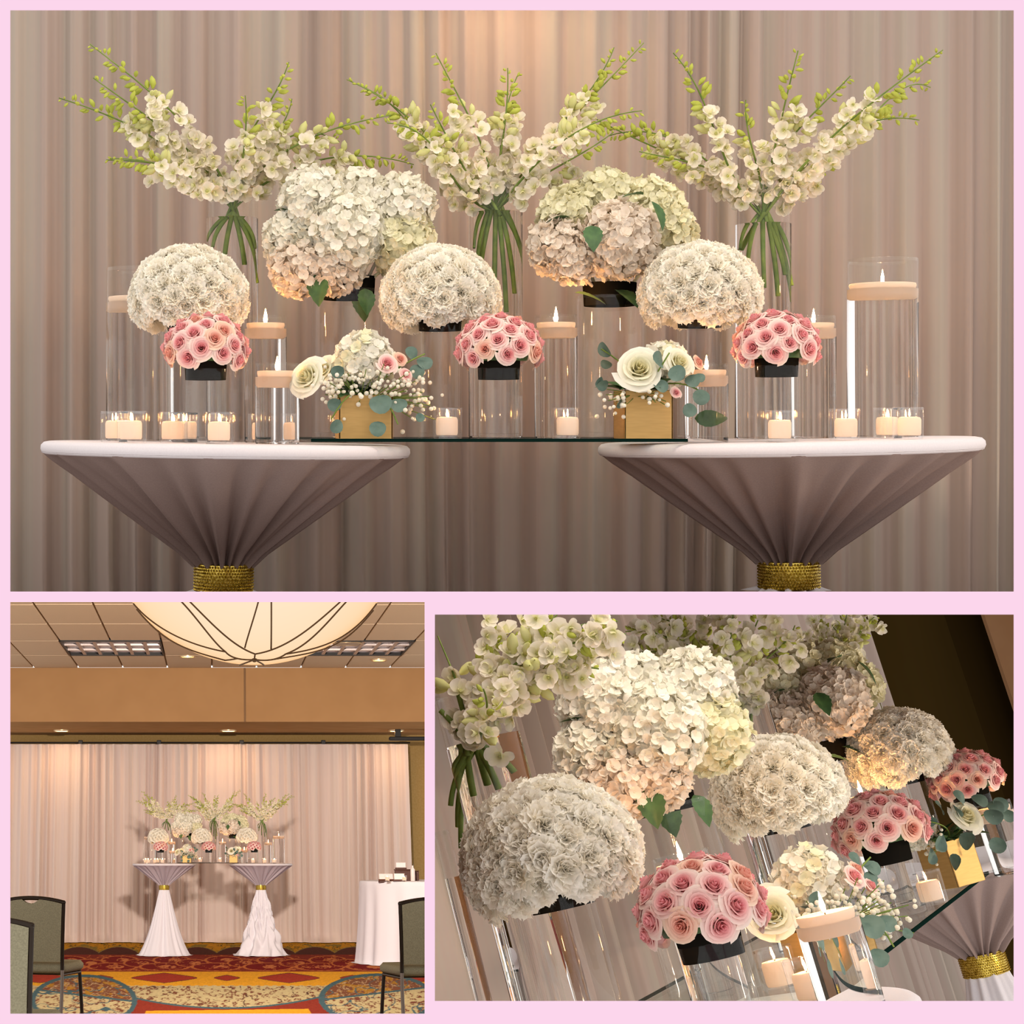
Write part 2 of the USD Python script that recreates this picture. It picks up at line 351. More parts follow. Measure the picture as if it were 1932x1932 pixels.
def carnation_mesh(seed, R=0.028):
    g = np.random.default_rng(seed); parts = []
    for lay, (n, elev, ln) in enumerate([(5, 80, 0.70), (8, 58, 0.84), (9, 38, 0.96), (9, 16, 1.0), (6, -8, 0.95)]):
        for k in range(n):
            nu, nv = 4, 7
            t = np.linspace(0.15, 1, nu)[:, None] * np.ones(nv); s = np.linspace(-1, 1, nv)[None, :] * np.ones((nu, 1))
            wid = R * ln * 0.62 * t ** 1.1
            zig = 0.10 * np.where(np.arange(nv) % 2 == 0, 1, -1)[None, :] * t ** 3
            x = R * ln * (t + zig * 0.7) * (1 - 0.12 * s * s)
            y = wid * s
            ph = g.uniform(0, 6.28)
            z = R * 0.12 * t ** 2 * np.sin(5.2 * s + ph) + R * 0.1 * t * t
            m = np.stack([x, y, z], -1).reshape(-1, 3), gridf(nu, nv)
            e = math.radians(elev + g.uniform(-9, 9))
            parts.append(tf(RZ(2 * PI * (k + 0.5 * lay + g.uniform(-0.15, 0.15)) / n) @ RY(-e), m))
    v, f = join(parts)
    return v * [1, 1, 0.72], f

def rose_mesh(seed, n=24, R=0.024):
    g = np.random.default_rng(seed); parts = []
    for i in range(n):
        t = (i / (n - 1)) ** 0.9; a0 = i * 2.39996 + g.uniform(-0.2, 0.2)
        nu, nv = 6, 6
        q = np.linspace(0, 1, nu)[:, None] * np.ones(nv); s = np.linspace(-1, 1, nv)[None, :] * np.ones((nu, 1))
        span = 1.25 - 0.35 * t
        rad = (0.06 + 0.66 * t) * R * (0.55 + 0.45 * q ** 0.5) * (1 - 0.25 * (1 - t) * q ** 3) + R * (0.02 + 0.46 * t ** 1.5) * q ** 5 + R * 0.03 * np.sin(3 * s + i) * q
        rad = rad * (1 - 0.10 * (s + 1) * 0.5)
        H = R * (1.12 - 0.34 * t ** 1.4) * (1 - 0.12 * s * s * q)
        z = H * q - R * 0.30 * t * q ** 7
        ang = a0 + s * span * (0.55 + 0.45 * q)
        parts.append((np.stack([rad * np.cos(ang), rad * np.sin(ang), z], -1).reshape(-1, 3), gridf(nu, nv)))
    return join(parts)

def floret_mesh(seed, L=0.0128, nu=4, nv=5):
    g = np.random.default_rng(seed); parts = []
    for k in range(4):
        p = petal_sheet(L * g.uniform(0.9, 1.1), L * 0.62, L * g.uniform(0.05, 0.3), L * g.uniform(-0.1, 0.35), nu, nv, 0.2, 1.0)
        parts.append(tf(RZ(k * PI / 2 + g.uniform(-0.15, 0.15)) @ RY(-g.uniform(0.05, 0.5)), p))
    if nu > 3: parts.append(tf(T(0, 0, 0.001), ball(0.0016, 0)))
    return join(parts)

def orchid_mesh(seed, L=0.0205):
    g = np.random.default_rng(seed); parts = []
    for k in range(3):
        parts.append(tf(RZ(PI / 2 + k * 2 * PI / 3) @ RY(-g.uniform(0.1, 0.5)), petal_sheet(L, L * 0.34, 0.003, L * 0.12, 4, 5, 0.3, 1.0)))
    for sgn in (-1, 1):
        parts.append(tf(RZ(PI / 2 + sgn * 1.05) @ RY(-g.uniform(0.15, 0.5)) @ T(0, 0, 0.001), petal_sheet(L * 1.05, L * 0.52, 0.003, L * 0.15, 4, 6, 0.2, 1.0)))
    parts.append(tf(RZ(-PI / 2) @ RY(-0.95), petal_sheet(L * 0.62, L * 0.30, 0.006, L * 0.2, 4, 5, 0.5, 1.0)))
    parts.append(tf(T(0, 0, 0.003), ball(0.0028, 1, 0.8, 0.8, 1.3)))
    return join(parts)

def bud_mesh(L=0.02):
    p = [(0.0008, 0), (0.0028, 0.15 * L), (0.0050, 0.45 * L), (0.0042, 0.75 * L), (0.0006, L)]
    v, f = lathe(p, 8); v = v.copy(); v[:, 0] += 0.25 * v[:, 2] ** 2 / L
    return v, f

def leaf_mesh(L, Wd, serr=0.0, fold=0.25):
    nu, nv = 13, 7
    t = np.linspace(0, 1, nu)[:, None] * np.ones(nv); s = np.linspace(-1, 1, nv)[None, :] * np.ones((nu, 1))
    w = Wd * np.sin(PI * t ** 0.8) ** 0.9 * (1 + serr * np.where(np.arange(nu) % 2 == 0, 1, -1)[:, None])
    x = L * t; y = w * s; z = fold * np.abs(y) - 0.25 * L * t * t
    return np.stack([x, y, z], -1).reshape(-1, 3), gridf(nu, nv)

def round_leaf(R=0.022):
    nu, nv = 5, 14
    r = np.linspace(0.02, 1, nu)[:, None] * np.ones(nv); a = np.linspace(0, 2 * PI, nv, endpoint=False)[None, :] * np.ones((nu, 1))
    x = R * r * np.cos(a) * 1.05 + R; y = R * r * np.sin(a); z = 0.2 * R * r * r * np.cos(2 * a) - 0.12 * x
    v = np.stack([x, y, z], -1).reshape(-1, 3)
    return v, gridf(nu, nv, True)

S = {}
for k in range(3): S[f'carn{k}'] = shape(f'carnation_{k}', carnation_mesh(20 + k))
for k in range(3): S[f'rose{k}'] = shape(f'rose_{k}', rose_mesh(40 + k))
for k in range(3): S[f'flor{k}'] = shape(f'floret_{k}', floret_mesh(60 + k))
for k in range(3): S[f'orch{k}'] = shape(f'orchid_{k}', orchid_mesh(80 + k))
S['bud'] = shape('bud', bud_mesh())
S['leaf'] = shape('leaf', leaf_mesh(0.075, 0.024, 0.07))
S['round'] = shape('round_leaf', round_leaf())

# ---------------------------------------------------------------- things: bouquets
def carnation_bouquet(label, Mx):
    g = np.random.default_rng(3)
    t = thing('carnation_bouquet', label, 'flowers', Mx, 'white carnation domes')
    core = lathe([(0.001, 0.135), (0.058, 0.132), (0.096, 0.100), (0.108, 0.06), (0.094, 0.026), (0.04, 0.01), (0.001, 0.005)], 24)
    put(t, 'flower_foam', core, M['hyd_core'], 60)
    put(t, 'liner_dish', lathe([(0.001, -0.018), (0.044, -0.018), (0.046, 0.012), (0.001, 0.014)], 28), M['foam'], 35)
    for i, d in enumerate(fib(78, -0.50)):
        n = np.array([d[0], d[1], d[2] * (1.0 if d[2] > 0 else 0.7)]); p = np.array([0.118 * d[0], 0.118 * d[1], 0.046 + (0.110 if d[2] > 0 else 0.075) * d[2]])
        if d[2] < -0.2: p[:2] *= 0.98
        s = g.uniform(1.06, 1.24)
        use(t, 'carnation', S[f'carn{i % 3}'], M['carnation'], T(*(p * 0.93)) @ align(n + g.normal(0, 0.12, 3), g.uniform(0, 6.28)) @ SC(s))
    return t

def rose_bouquet(label, Mx):
    g = np.random.default_rng(4)
    t = thing('rose_bouquet', label, 'flowers', Mx, 'pink rose domes')
    put(t, 'liner_dish', lathe([(0.001, -0.022), (0.040, -0.022), (0.042, 0.014), (0.001, 0.016)], 28), M['foam'], 35)
    put(t, 'flower_foam', lathe([(0.001, 0.085), (0.04, 0.075), (0.062, 0.045), (0.055, 0.015), (0.001, 0.012)], 20), M['leaf'], 60)
    for i, d in enumerate(fib(40, -0.30)):
        p = np.array([0.066 * d[0], 0.066 * d[1], 0.035 + 0.055 * d[2]])
        m = M['rose_peach'] if g.uniform() < 0.22 else M['rose_pink']
        use(t, 'rose', S[f'rose{i % 3}'], m, T(*p) @ align(d + g.normal(0, 0.08, 3), g.uniform(0, 6.28)) @ SC(g.uniform(0.84, 1.02)))
    return t

def hydrangea_bouquet(label, Mx, heads, leaves, seed):
    """heads: (x, y, z, r, material); origin at the vase rim"""
    g = np.random.default_rng(seed)
    t = thing('hydrangea_bouquet', label, 'flowers', Mx, 'big hydrangea clusters')
    put(t, 'liner_dish', lathe([(0.001, -0.02), (0.055, -0.02), (0.058, 0.03), (0.001, 0.032)], 28), M['foam'], 35)
    cen = np.array([0, 0.0, 0.10])
    for hx, hy, hz, r, mk in heads:
        c = np.array([hx, hy, hz]); out = c - cen; out = out / (np.linalg.norm(out) + 1e-6)
        core = tf(T(*c), ball(r * 0.72, 2))
        lump = lambda d: 1 + 0.16 * (meshkit.noise(d * 2.3 + 5, seed + int(hz * 1000)) - 0.5)
        stalk = tube([c * [0.9, 0.9, 1] - [0, 0, r * 0.5], [hx * 0.3, hy * 0.3, 0.01]], 0.004, 6)
        inner = []
        for d in fib(int(min(360, r * r * 52000)), -1.0):
            if d @ out < -0.6: continue
            inner.append(tf(T(*(c + d * r * g.uniform(0.84, 1.0) * lump(d))) @ align(d + g.normal(0, 0.42, 3), g.uniform(0, 6)) @ SC(g.uniform(0.9, 1.1)), floret_cache[int(g.integers(3))]))
        hm = put(t, 'hydrangea_head', join([core, stalk] + inner), M[mk], True)
        k = 0
        for d in fib(64, -1.0)[g.permutation(64)]:
            if d @ out < -0.3 or k >= 37: continue
            k += 1
            use(hm, 'floret', S[f'flor{k % 3}'], M[mk], T(*(c + d * r * g.uniform(0.93, 1.05) * lump(d))) @ align(d + g.normal(0, 0.40, 3), g.uniform(0, 6.28)) @ SC(g.uniform(0.92, 1.15)))
    for lx, ly, lz, az, el, sc in leaves:
        use(t, 'leaf', S['leaf'], M['leaf'], T(lx, ly, lz) @ RZ(math.radians(az)) @ RY(-math.radians(el)) @ SC(sc))
    return t
floret_cache = [floret_mesh(60 + k, 0.0128, 3, 3) for k in range(3)]

def orchid_spray(label, Mx, sprays, u0, v0, s, seed, stems, mapf=None, keep=None, fr=(0.13, 0.53), dense=0.85):
    """sprays: polylines in the plane of the picture, in 1/1000ths, turned into arching sprays with depth"""
    g = np.random.default_rng(seed)
    t = thing('orchid_arrangement', label, 'flowers', Mx, 'orchid sprays in tall vases')
    for k, pl in enumerate(sprays):
        dy = g.uniform(-0.16, 0.12)
        pts = []
        for i, (u, v) in enumerate(pl):
            q = i / (len(pl) - 1)
            pts.append(mapf(u, v, dy * q) if mapf else [(u - u0) * s, dy * q, (v0 - v) * s])
        P = spline(pts, 28)
        if keep is not None:
            n_ok = next((i for i in range(28) if not keep(P[i])), 28)
            if n_ok < 6: continue
            P = spline(P[:n_ok], 28)
        st = put(t, 'spray', tube(P, np.linspace(0.0031, 0.0012, 28), 6), M['stem'], True)
        L = np.linalg.norm(np.diff(P, axis=0), axis=1).sum()
        def at(q):
            x = q * 27; i = min(int(x), 26); return P[i] + (P[i + 1] - P[i]) * (x - i), (P[i + 1] - P[i]) / np.linalg.norm(P[i + 1] - P[i])
        nf = max(6, int(L / 0.016 * dense))
        for j in range(nf):
            q = fr[0] + fr[1] * (j + g.uniform(0, 0.6)) / nf
            p, d = at(q)
            side = np.cross(d, [0, 1, 0]); side /= np.linalg.norm(side) + 1e-9
            if side[2] > 0: side = -side
            off = side * g.uniform(-0.018, 0.034) + np.array([0, g.uniform(-0.032, 0.022), 0]) + g.normal(0, 0.005, 3)
            face = np.array([g.normal(0, 0.5), -0.9, g.normal(0.1, 0.5)])
            if keep is not None and not keep(p + off, 0.03): continue
            use(st, 'orchid', S[f'orch{j % 3}'], M['orchid'], T(*(p + off)) @ align(face, g.uniform(0, 6.28)) @ SC(g.uniform(0.82, 1.12)))
        nb = max(8, int(L / 0.017))
        for j in range(nb):
            q = 0.52 + 0.48 * (j + g.uniform(0, 0.5)) / nb; q = min(q, 0.995)
            p, d = at(q)
            out = np.array([g.normal(0, 0.6), g.normal(0, 0.5), g.normal(-0.15, 0.6)]); out -= d * (out @ d); out /= np.linalg.norm(out) + 1e-9
            sc = (1.75 - 1.25 * (q - 0.52) / 0.48) * g.uniform(0.85, 1.15)
            dirb = out + d * 0.55
            if keep is not None and not keep(p + out * 0.01, 0.025): continue
            use(st, 'bud', S['bud'], M['bud_open'] if q < 0.66 else M['bud'], T(*(p + out * 0.006 * sc)) @ align(dirb, g.uniform(0, 6.28)) @ SC(sc))
        # loose bloom standing on the neck
    for (ua, va, ub, vb) in stems:
        dy = g.uniform(-0.03, 0.03)
        a, b = (np.array(mapf(ua, va, -dy * 0.3)), np.array(mapf(ub, vb, dy))) if mapf else (np.array([(ua - u0) * s, -dy * 0.3, (v0 - va) * s]), np.array([(ub - u0) * s, dy, (v0 - vb) * s]))
        mid = (a + b) / 2 + np.array([0, 0, 0.0]) + np.array([(b[0] - a[0]) * 0.14, 0, 0.0])
        put(t, 'stem', tube(spline([a, mid, b], 10), 0.0042, 7), M['stem'], True)
    return t

def cube_arrangement(label, Mx, spec, seed):
    g = np.random.default_rng(seed)
    t = thing('floral_centerpiece', label, 'flowers', Mx, 'low centrepieces in gold boxes')
    hm = None
    for kind, x, y, z, r in spec:
        if kind == 'hyd':
            c = np.array([x, y, z])
            hm = put(t, 'hydrangea_head', join([tf(T(*c), ball(r * 0.7, 2)), tube([c, [0, 0, 0]], 0.004, 5)] + [tf(T(*(c + d * r * 0.86)) @ align(d, 1.3 * i), floret_cache[i % 3]) for i, d in enumerate(fib(190, -0.9))]), M['hyd_white'], True)
            for i, d in enumerate(fib(46, -0.5)):
                use(hm, 'floret', S[f'flor{i % 3}'], M['hyd_white' if i % 4 else 'hyd_cream'], T(*(c + d * r)) @ align(d + g.normal(0, 0.25, 3), g.uniform(0, 6)) @ SC(g.uniform(0.95, 1.15)))
        elif kind in ('white', 'pink', 'peach'):
            d = np.array([x * 0.8, min(y, 0) - 0.05 - 0.5 * r, 0.05])
            use(t, 'rose', S[f'rose{int(g.integers(3))}'], M['rose_' + kind], T(x, y, z) @ align(d, g.uniform(0, 6)) @ SC(r / 0.024), {'white': 'open white rose', 'pink': 'small pink rose', 'peach': 'peach rosebud'}[kind])
        elif kind == 'euc':
            az, el, sc = r
            use(t, 'eucalyptus_leaf', S['round'], M['euc'], T(x, y, z) @ RZ(math.radians(az)) @ RY(-math.radians(el)) @ RX(math.radians(g.uniform(45, 80))) @ SC(sc))
        elif kind == 'baby':
            parts = []
            for i in range(r[0]):
                q = np.array([x, y, z]) + g.normal(0, 1, 3) * [r[1], 0.02, r[2]]
                parts.append(tf(T(*q), ball(g.uniform(0.0032, 0.0052), 1)))
            put(t, 'babys_breath', join(parts), M['baby'], True, kind='stuff')
            put(t, 'babys_breath_stems', join([tube([[x * 0.3, y * 0.5, 0.0], np.array([x, y, z]) + g.normal(0, 1, 3) * [r[1], 0.015, r[2]]], 0.0009, 4) for i in range(14)]), M['stem'], True, kind='stuff')
        elif kind == 'twig':
            put(t, 'twig', tube(spline([[0, 0, 0], [x * 0.6, y, z * 0.5 + 0.02], [x, y, z]], 8), 0.0016, 5), M['stem'], True)
    put(t, 'leaf_bed', join([tf(T(g.uniform(-0.04, 0.04), g.uniform(-0.04, 0.04), 0.01) @ RZ(g.uniform(0, 6.28)) @ RY(-g.uniform(0.1, 0.9)) @ SC(0.8), leaf_mesh(0.075, 0.024, 0.07)) for _ in range(16)]), M['leaf'], True, kind='stuff')
    return t

# ---------------------------------------------------------------- things: glass, candles
def vase(label, Mx, r, h, water=None, name='cylinder_vase', group='clear cylinder vases'):
    t = thing(name, label, 'vase', Mx, group)
    z = water or 0.0
    lip = [(r - 0.0022, h - 0.0012), (r - 0.0011, h + 0.0008), (r, h - 0.0012)]
    foot = [(r, 0.012), (r, 0.002), (r - 0.002, 0.0), (0.0005, 0.0)]
    if water:
        put(t, 'glass_wall', lathe([(r, z + 0.0004)] + lip[::-1] + [(r - 0.0022, h - 0.006)], 48), M['glass'], 40)
        q = r - 0.0003
        put(t, 'water', lathe([(0.0002, 0.0005), (q - 0.002, 0.0005), (q, 0.0025), (q, water), (0.0002, water)], 48), M['water'], 40)
    else:
        put(t, 'glass_wall', lathe([(r, 0.0122)] + lip[::-1] + [(r - 0.0022, h - 0.006)], 48), M['glass'], 40)
        put(t, 'glass_base', lathe([(0.0005, 0.0105), (r - 0.003, 0.0105), (r, 0.012)] + foot[1:], 48), M['glass'], 40)
    return t

def flame_mesh(h):
    return lathe([(0.0004, 0), (0.105 * h, 0.08 * h), (0.145 * h, 0.26 * h), (0.115 * h, 0.52 * h), (0.055 * h, 0.8 * h), (0.0004, h)], 6)

def floating_candle(label, Mx, r, fh=0.03):
    t = thing('floating_candle', label, 'candle', Mx, 'floating candles')
    put(t, 'wax', lathe([(0.0005, 0), (r * 0.72, 0.001), (r * 0.90, 0.012), (r, 0.030), (r * 0.985, 0.034), (r * 0.9, 0.032), (r * 0.3, 0.029), (0.0005, 0.0285)], 40), M['wax'], 50)
    put(t, 'wick', tube([[0, 0, 0.027], [0.0005, 0, 0.038]], 0.0009, 5), M['wick'])
    put(t, 'flame', flame_mesh(fh), M['flame'], True, T(0, 0, 0.034))
    return t

def votive_candle(label, Mx, r=0.0215, h=0.036, fh=0.014, tilt=0.0):
    t = thing('votive_candle', label, 'candle', Mx, 'votive candles')
    put(t, 'wax', lathe([(0.0005, 0), (r * 0.93, 0), (r, 0.004), (r, h - 0.006), (r * 0.9, h - 0.001), (r * 0.6, h), (r * 0.2, h - 0.002), (0.0005, h - 0.002)], 28), M['wax'], 45)
    put(t, 'wick', tube([[0, 0, h - 0.003], [0.0004, 0, h + 0.004]], 0.0008, 5), M['wick'])
    put(t, 'flame', flame_mesh(fh), M['flame'], True, T(0, 0, h + 0.001))
    return t

def votive_cup(label, Mx, r=0.029, h=0.062):
    t = thing('votive_cup', label, 'candle holder', Mx, 'votive glasses')
    put(t, 'glass_wall', lathe([(0.0005, 0.0065), (r - 0.004, 0.0065), (r - 0.003, 0.0), (r - 0.0005, 0.003), (r, h - 0.001), (r - 0.0011, h), (r - 0.002, h - 0.001), (r - 0.0021, h - 0.005)], 36), M['cup_glass'], 40)
    return t

def gold_box(label, Mx, a=0.056, h=0.094):
    t = thing('gold_box', label, 'planter box', Mx, 'gold cube planters')
    put(t, 'box_wall', join([box(-a, a, -a, -a + 0.004, 0, h, 0.0012), box(-a, a, a - 0.004, a, 0, h, 0.0012), box(-a, -a + 0.004, -a, a, 0, h, 0.0012), box(a - 0.004, a, -a, a, 0, h, 0.0012)]), M['gold_box'], 30)
    put(t, 'box_base', box(-a + 0.004, a - 0.004, -a + 0.004, a - 0.004, 0.0, 0.005), M['gold_box'], 30)
    return t

# ---------------------------------------------------------------- things: tables with tied cloths
def pleats(n, seed):
    g = np.random.default_rng(seed); ks = [(n, 1.0, g.uniform(0, 6)), (int(n * 0.6), 0.7, g.uniform(0, 6)), (int(n * 1.7), 0.45, g.uniform(0, 6))]
    def fn(t): return sum(a * np.sin(k * t + p + 0.6 * np.sin(2 * t + p)) for k, a, p in ks) / 2.15
    return fn

def cocktail_table(label, Mx, seed, full=None, cone='mauve', messy=0.0):
    """round highboy under a stretched cloth tied with a gold band; origin at the middle of the table top. full: height of the floor below the top"""
    t = thing('cocktail_table', label, 'table', Mx, 'cocktail tables with tied cloths')
    R = 0.382; fn = pleats(24, seed)
    put(t, 'tabletop_cloth', lathe([(0.001, 0.0), (R - 0.016, 0.0), (R - 0.006, -0.002), (R, -0.008), (R + 0.001, -0.016), (R - 0.002, -0.024), (R - 0.008, -0.027), (0.01, -0.027)], 120), M['linen'], 50)
    zz = np.linspace(0, 1, 26)
    prof = np.stack([np.interp(zz, [0, 0.2, 0.45, 0.7, 0.88, 1], [R - 0.001, 0.308, 0.226, 0.145, 0.087, 0.058]), -0.022 - 0.236 * zz], 1)
    def fold(r, z, th):
        q = ((-z - 0.022) / 0.236).clip(0, 1)
        amp = (0.050 * q ** 0.55 + 0.006) * (1 - 0.62 * q) * np.clip(q / 0.05, 0, 1)
        return r * (1 + 0.0) + amp * fn(th) - amp * 0.4, z
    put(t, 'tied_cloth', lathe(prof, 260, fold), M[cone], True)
    bp = [(0.056, -0.250), (0.060, -0.252), (0.0615, -0.28), (0.060, -0.308), (0.056, -0.310)]
    put(t, 'gold_band', lathe(bp, 60), M['gold_bead'], 50)
    beads = []
    for iz, z in enumerate(np.arange(-0.256, -0.306, -0.0062)):
        for a in np.arange(0, 2 * PI, 2 * PI / 64):
            x, y = 0.0612 * math.cos(a + iz * 0.05), 0.0612 * math.sin(a + iz * 0.05)
            beads.append((np.array([[x, y, z]]) + 0.0026 * np.array([[1, 0, 0], [-1, 0, 0], [0, 1, 0], [0, -1, 0], [0, 0, 1], [0, 0, -1]]), np.array([[0, 2, 4], [2, 1, 4], [1, 3, 4], [3, 0, 4], [2, 0, 5], [1, 2, 5], [3, 1, 5], [0, 3, 5]])))
    put(t, 'rhinestones', join(beads), M['gold_bead'], False, kind='stuff')
    bottom = full if full else 0.316
    zz = np.linspace(0, 1, 30); H = bottom - 0.306
    f2 = pleats(11, seed + 5); f3 = pleats(5, seed + 9)
    top_r, bot_r = 0.056, (0.30 if full else 0.062)
    prof = np.stack([top_r + (bot_r - top_r) * (0.70 * zz + 0.30 * zz ** 4), -0.304 - H * zz], 1)
    if full: prof = np.vstack([prof, [bot_r + 0.03, -bottom + 0.001]])
    def fold2(r, z, th):
        q = ((-z - 0.304) / max(H, 1e-6)).clip(0, 1)
        a = 0.006 + 0.030 * q
        rr = r + a * f2(th) + 0.02 * q * f3(th)
        if messy: rr = rr + messy * 0.02 * np.sin(26 * q + 3 * f3(th) * 2) * np.sin(PI * q) + messy * 0.02 * q * np.sin(9 * th + 14 * q)
        return rr, z + 0.006 * (q > 0.995) * (1 + f2(th)) * (1 if full else 0)
    put(t, 'table_skirt', lathe(prof, 200, fold2), M['skirt'] if full else M['linen'], True)
    return t

def curtain(name, label, p0, p1, z0, z1, m, seed, Mx=np.eye(4), amp=0.018, per=0.08, flare=0.0, clip=None):
    """hanging drape between two floor points of its frame"""
    p0, p1 = np.array(p0, float), np.array(p1, float); L = np.linalg.norm(p1 - p0); g = np.random.default_rng(seed)
    n = int(L / per * 9); x = np.linspace(0, L, n)
    w = np.interp(x, np.linspace(0, L, max(4, int(L / 0.2))), g.uniform(0.65, 1.5, max(4, int(L / 0.2))))
    ph = np.cumsum(w) * (x[1] - x[0]) / per * 2 * PI
    am = np.interp(x, np.linspace(0, L, max(5, int(L / 0.12))), g.uniform(0.25, 1.25, max(5, int(L / 0.12))))
    zs = np.linspace(z1, z0, 22); V = []
    drift = np.interp(x, np.linspace(0, L, max(4, int(L / 0.3))), g.uniform(-0.06, 0.06, max(4, int(L / 0.3))))
    dvec = (p1 - p0) / L
    ztop = np.full(n, float(z1))
    if clip is not None:                     # the drape is cut where it meets the partitions of its bay
        lo, hi = np.full(n, z0 + 0.01), np.full(n, float(z1)); drift = drift * 0; d0 = amp * am * (np.sin(ph) + 0.35 * np.sin(2.3 * ph + 1.0)) * 1.05
        for _ in range(24):
            mid = (lo + hi) / 2; P = np.stack([p0[0] + dvec[0] * x + dvec[1] * d0, p0[1] + dvec[1] * x - dvec[0] * d0, mid], 1) @ Mx[:3, :3].T + Mx[:3, 3]
            ok = clip(P); lo = np.where(ok, mid, lo); hi = np.where(ok, hi, mid)
        ztop = lo
    for k, z in enumerate(zs):
        q = (z1 - z) / (z1 - z0)
        zc = z0 + (ztop - z0) * (1 - q)
        d = amp * am * (np.sin(ph + (0.5 * q * np.sin(ph * 0.13) if clip is None else 0)) + 0.35 * np.sin(2.3 * ph + 1.0)) * (0.75 + 0.35 * q) + flare * max(0, q - 0.9) * 10 * (0.5 + 0.5 * np.sin(ph * 0.31)) 
        xx = x + drift * (q - 0.5) * 0.35
        V.append(np.stack([xx, -d, zc], 1))
    if flare:
        q = V[-1].copy(); q[:, 1] -= 0.16 + 0.08 * np.sin(ph * 0.23); q[:, 2] = z0 - 0.012; V.insert(len(V), q)
    V = np.vstack(V); F_ = gridf(len(V) // n, n)
    a = math.atan2(dvec[1], dvec[0])
    t = thing(name, label, 'curtain', Mx @ T(p0[0], p0[1], 0) @ RZ(a))
    put(t, 'fabric', (V, F_), m, True)
    return t

# =====================================================================================================
#  SETTING: pink wall with three openings, and the partitions between the bays
# =====================================================================================================
YB = 1.9
OPEN = [(19.5, 19.5, 1912.5, 1116.0), (19.5, 1136.0, 801.0, 1912.5), (820.5, 1159.5, 1912.5, 1888.5)]
def wall_front():
    t = 0.008
    outer = (-60, -60, 1992, 1992)
    def corner(u, v, y): p = W(u, v, YB); return [p[0], y, p[2]]
    rects = [outer] + OPEN
    V0, V1 = [], []
    for i, (a, b, c, d) in enumerate(rects):
        for (u, v, su, sv) in ((a, b, -1, -1), (c, b, 1, -1), (c, d, 1, 1), (a, d, -1, 1)):
            p = W(u, v, YB); V0.append(p)
            if i == 0: V1.append(p + [0, t, 0])
            else:
                ex = max(0.0, su * (u - PX) / F) * t + 0.0006; ez = max(0.0, sv * (v - PY) / F) * t + 0.0006
                V1.append(p + [su * ex, t, -sv * ez])
    poly = shapely.Polygon([(V0[k][0], V0[k][2]) for k in range(4)], [[(V0[4 * i + k][0], V0[4 * i + k][2]) for k in range(4)] for i in (1, 2, 3)])
    v2, f2 = trimesh.creation.triangulate_polygon(poly, engine='earcut')
    V0 = np.array(V0); V1 = np.array(V1)
    idx = np.array([int(np.argmin(((V0[:, [0, 2]] - q) ** 2).sum(1))) for q in v2])
    f2 = idx[f2]
    V = np.vstack([V0, V1]); n = len(V0); Fs = [f2, f2[:, ::-1] + n]
    for i in range(4):
        for k in range(4):
            a, b = 4 * i + k, 4 * i + (k + 1) % 4
            Fs.append(np.array([[a, b, b + n], [a, b + n, a + n]]))
    put(None, 'wall_front', (V, np.vstack(Fs)), M['pink'], False, label='flat pale pink wall with three rectangular openings', kind='structure')
for s_, w_ in zip(SPOTS, ('black can spotlight hanging above the tilted close view', 'black can spotlight at the right of the tilted close view')): spot(*s_, w_)
wall_front()
def partition():
    # raked floor of the upper bay, along the bar between the openings
    th = 0.0025; y0, y1 = 3.36, 4.75; v = 1126.0; V = []
    for y in (y0, y1):
        for u in (-500, 2900):
            p = W(u, v, y); V += [p + [0, 0, th], p - [0, 0, th]]
    m = trimesh.convex.convex_hull(np.array(V))
    put(None, 'floor', (m.vertices, m.faces), M['carpet_plain'], False, label='raked brown floor under the tables of the upper bay', kind='structure')
    V = []
    for y in (YB + 0.01, 3.3):
        for v in (1130, 1990):
            p = W(810.7, v, y); V += [p + [th, 0, 0], p - [th, 0, 0]]
    m = trimesh.convex.convex_hull(np.array(V))
    put(None, 'wall_partition', (m.vertices, m.faces), M['tan_wall'], False, label='thin brown partition between the two lower bays', kind='structure')
partition()

# =====================================================================================================
#  UPPER BAY
# =====================================================================================================
ZT = 1.063                                    # table top
def sc(y): return y / F
curtain('drape', 'long taupe sheer drape behind the flower display in the large upper view', (W(-60, 0, 4.45)[0], 4.45), (W(1990, 0, 4.45)[0], 4.45), W(0, 1124, 4.45)[2], W(0, -40, 4.45)[2] + 0.25, M['drape'], 11)
xl, xr = W(425, 0, 3.75)[0], W(1482.5, 0, 3.75)[0]
TL = T(xl, 3.75, ZT - 0.002) @ RY(math.radians(0.7))
TR = T(xr, 3.75, ZT + 0.004) @ RY(math.radians(-1.3))
tabL = cocktail_table('left cocktail table in mauve tied cloth, gold band, large upper view', TL, 1)
tabR = cocktail_table('right cocktail table in mauve tied cloth, gold band, large upper view', TR, 2)
def surf(x):
    """height of what things stand on in the upper bay"""
    if W(580, 0, 3.75)[0] < x < W(1296, 0, 3.75)[0]: return ZT + 0.0075
    if x < 1.0: return ZT - 0.002 - math.tan(math.radians(0.7)) * (x - xl)
    return ZT + 0.004 + math.tan(math.radians(1.3)) * (x - xr)

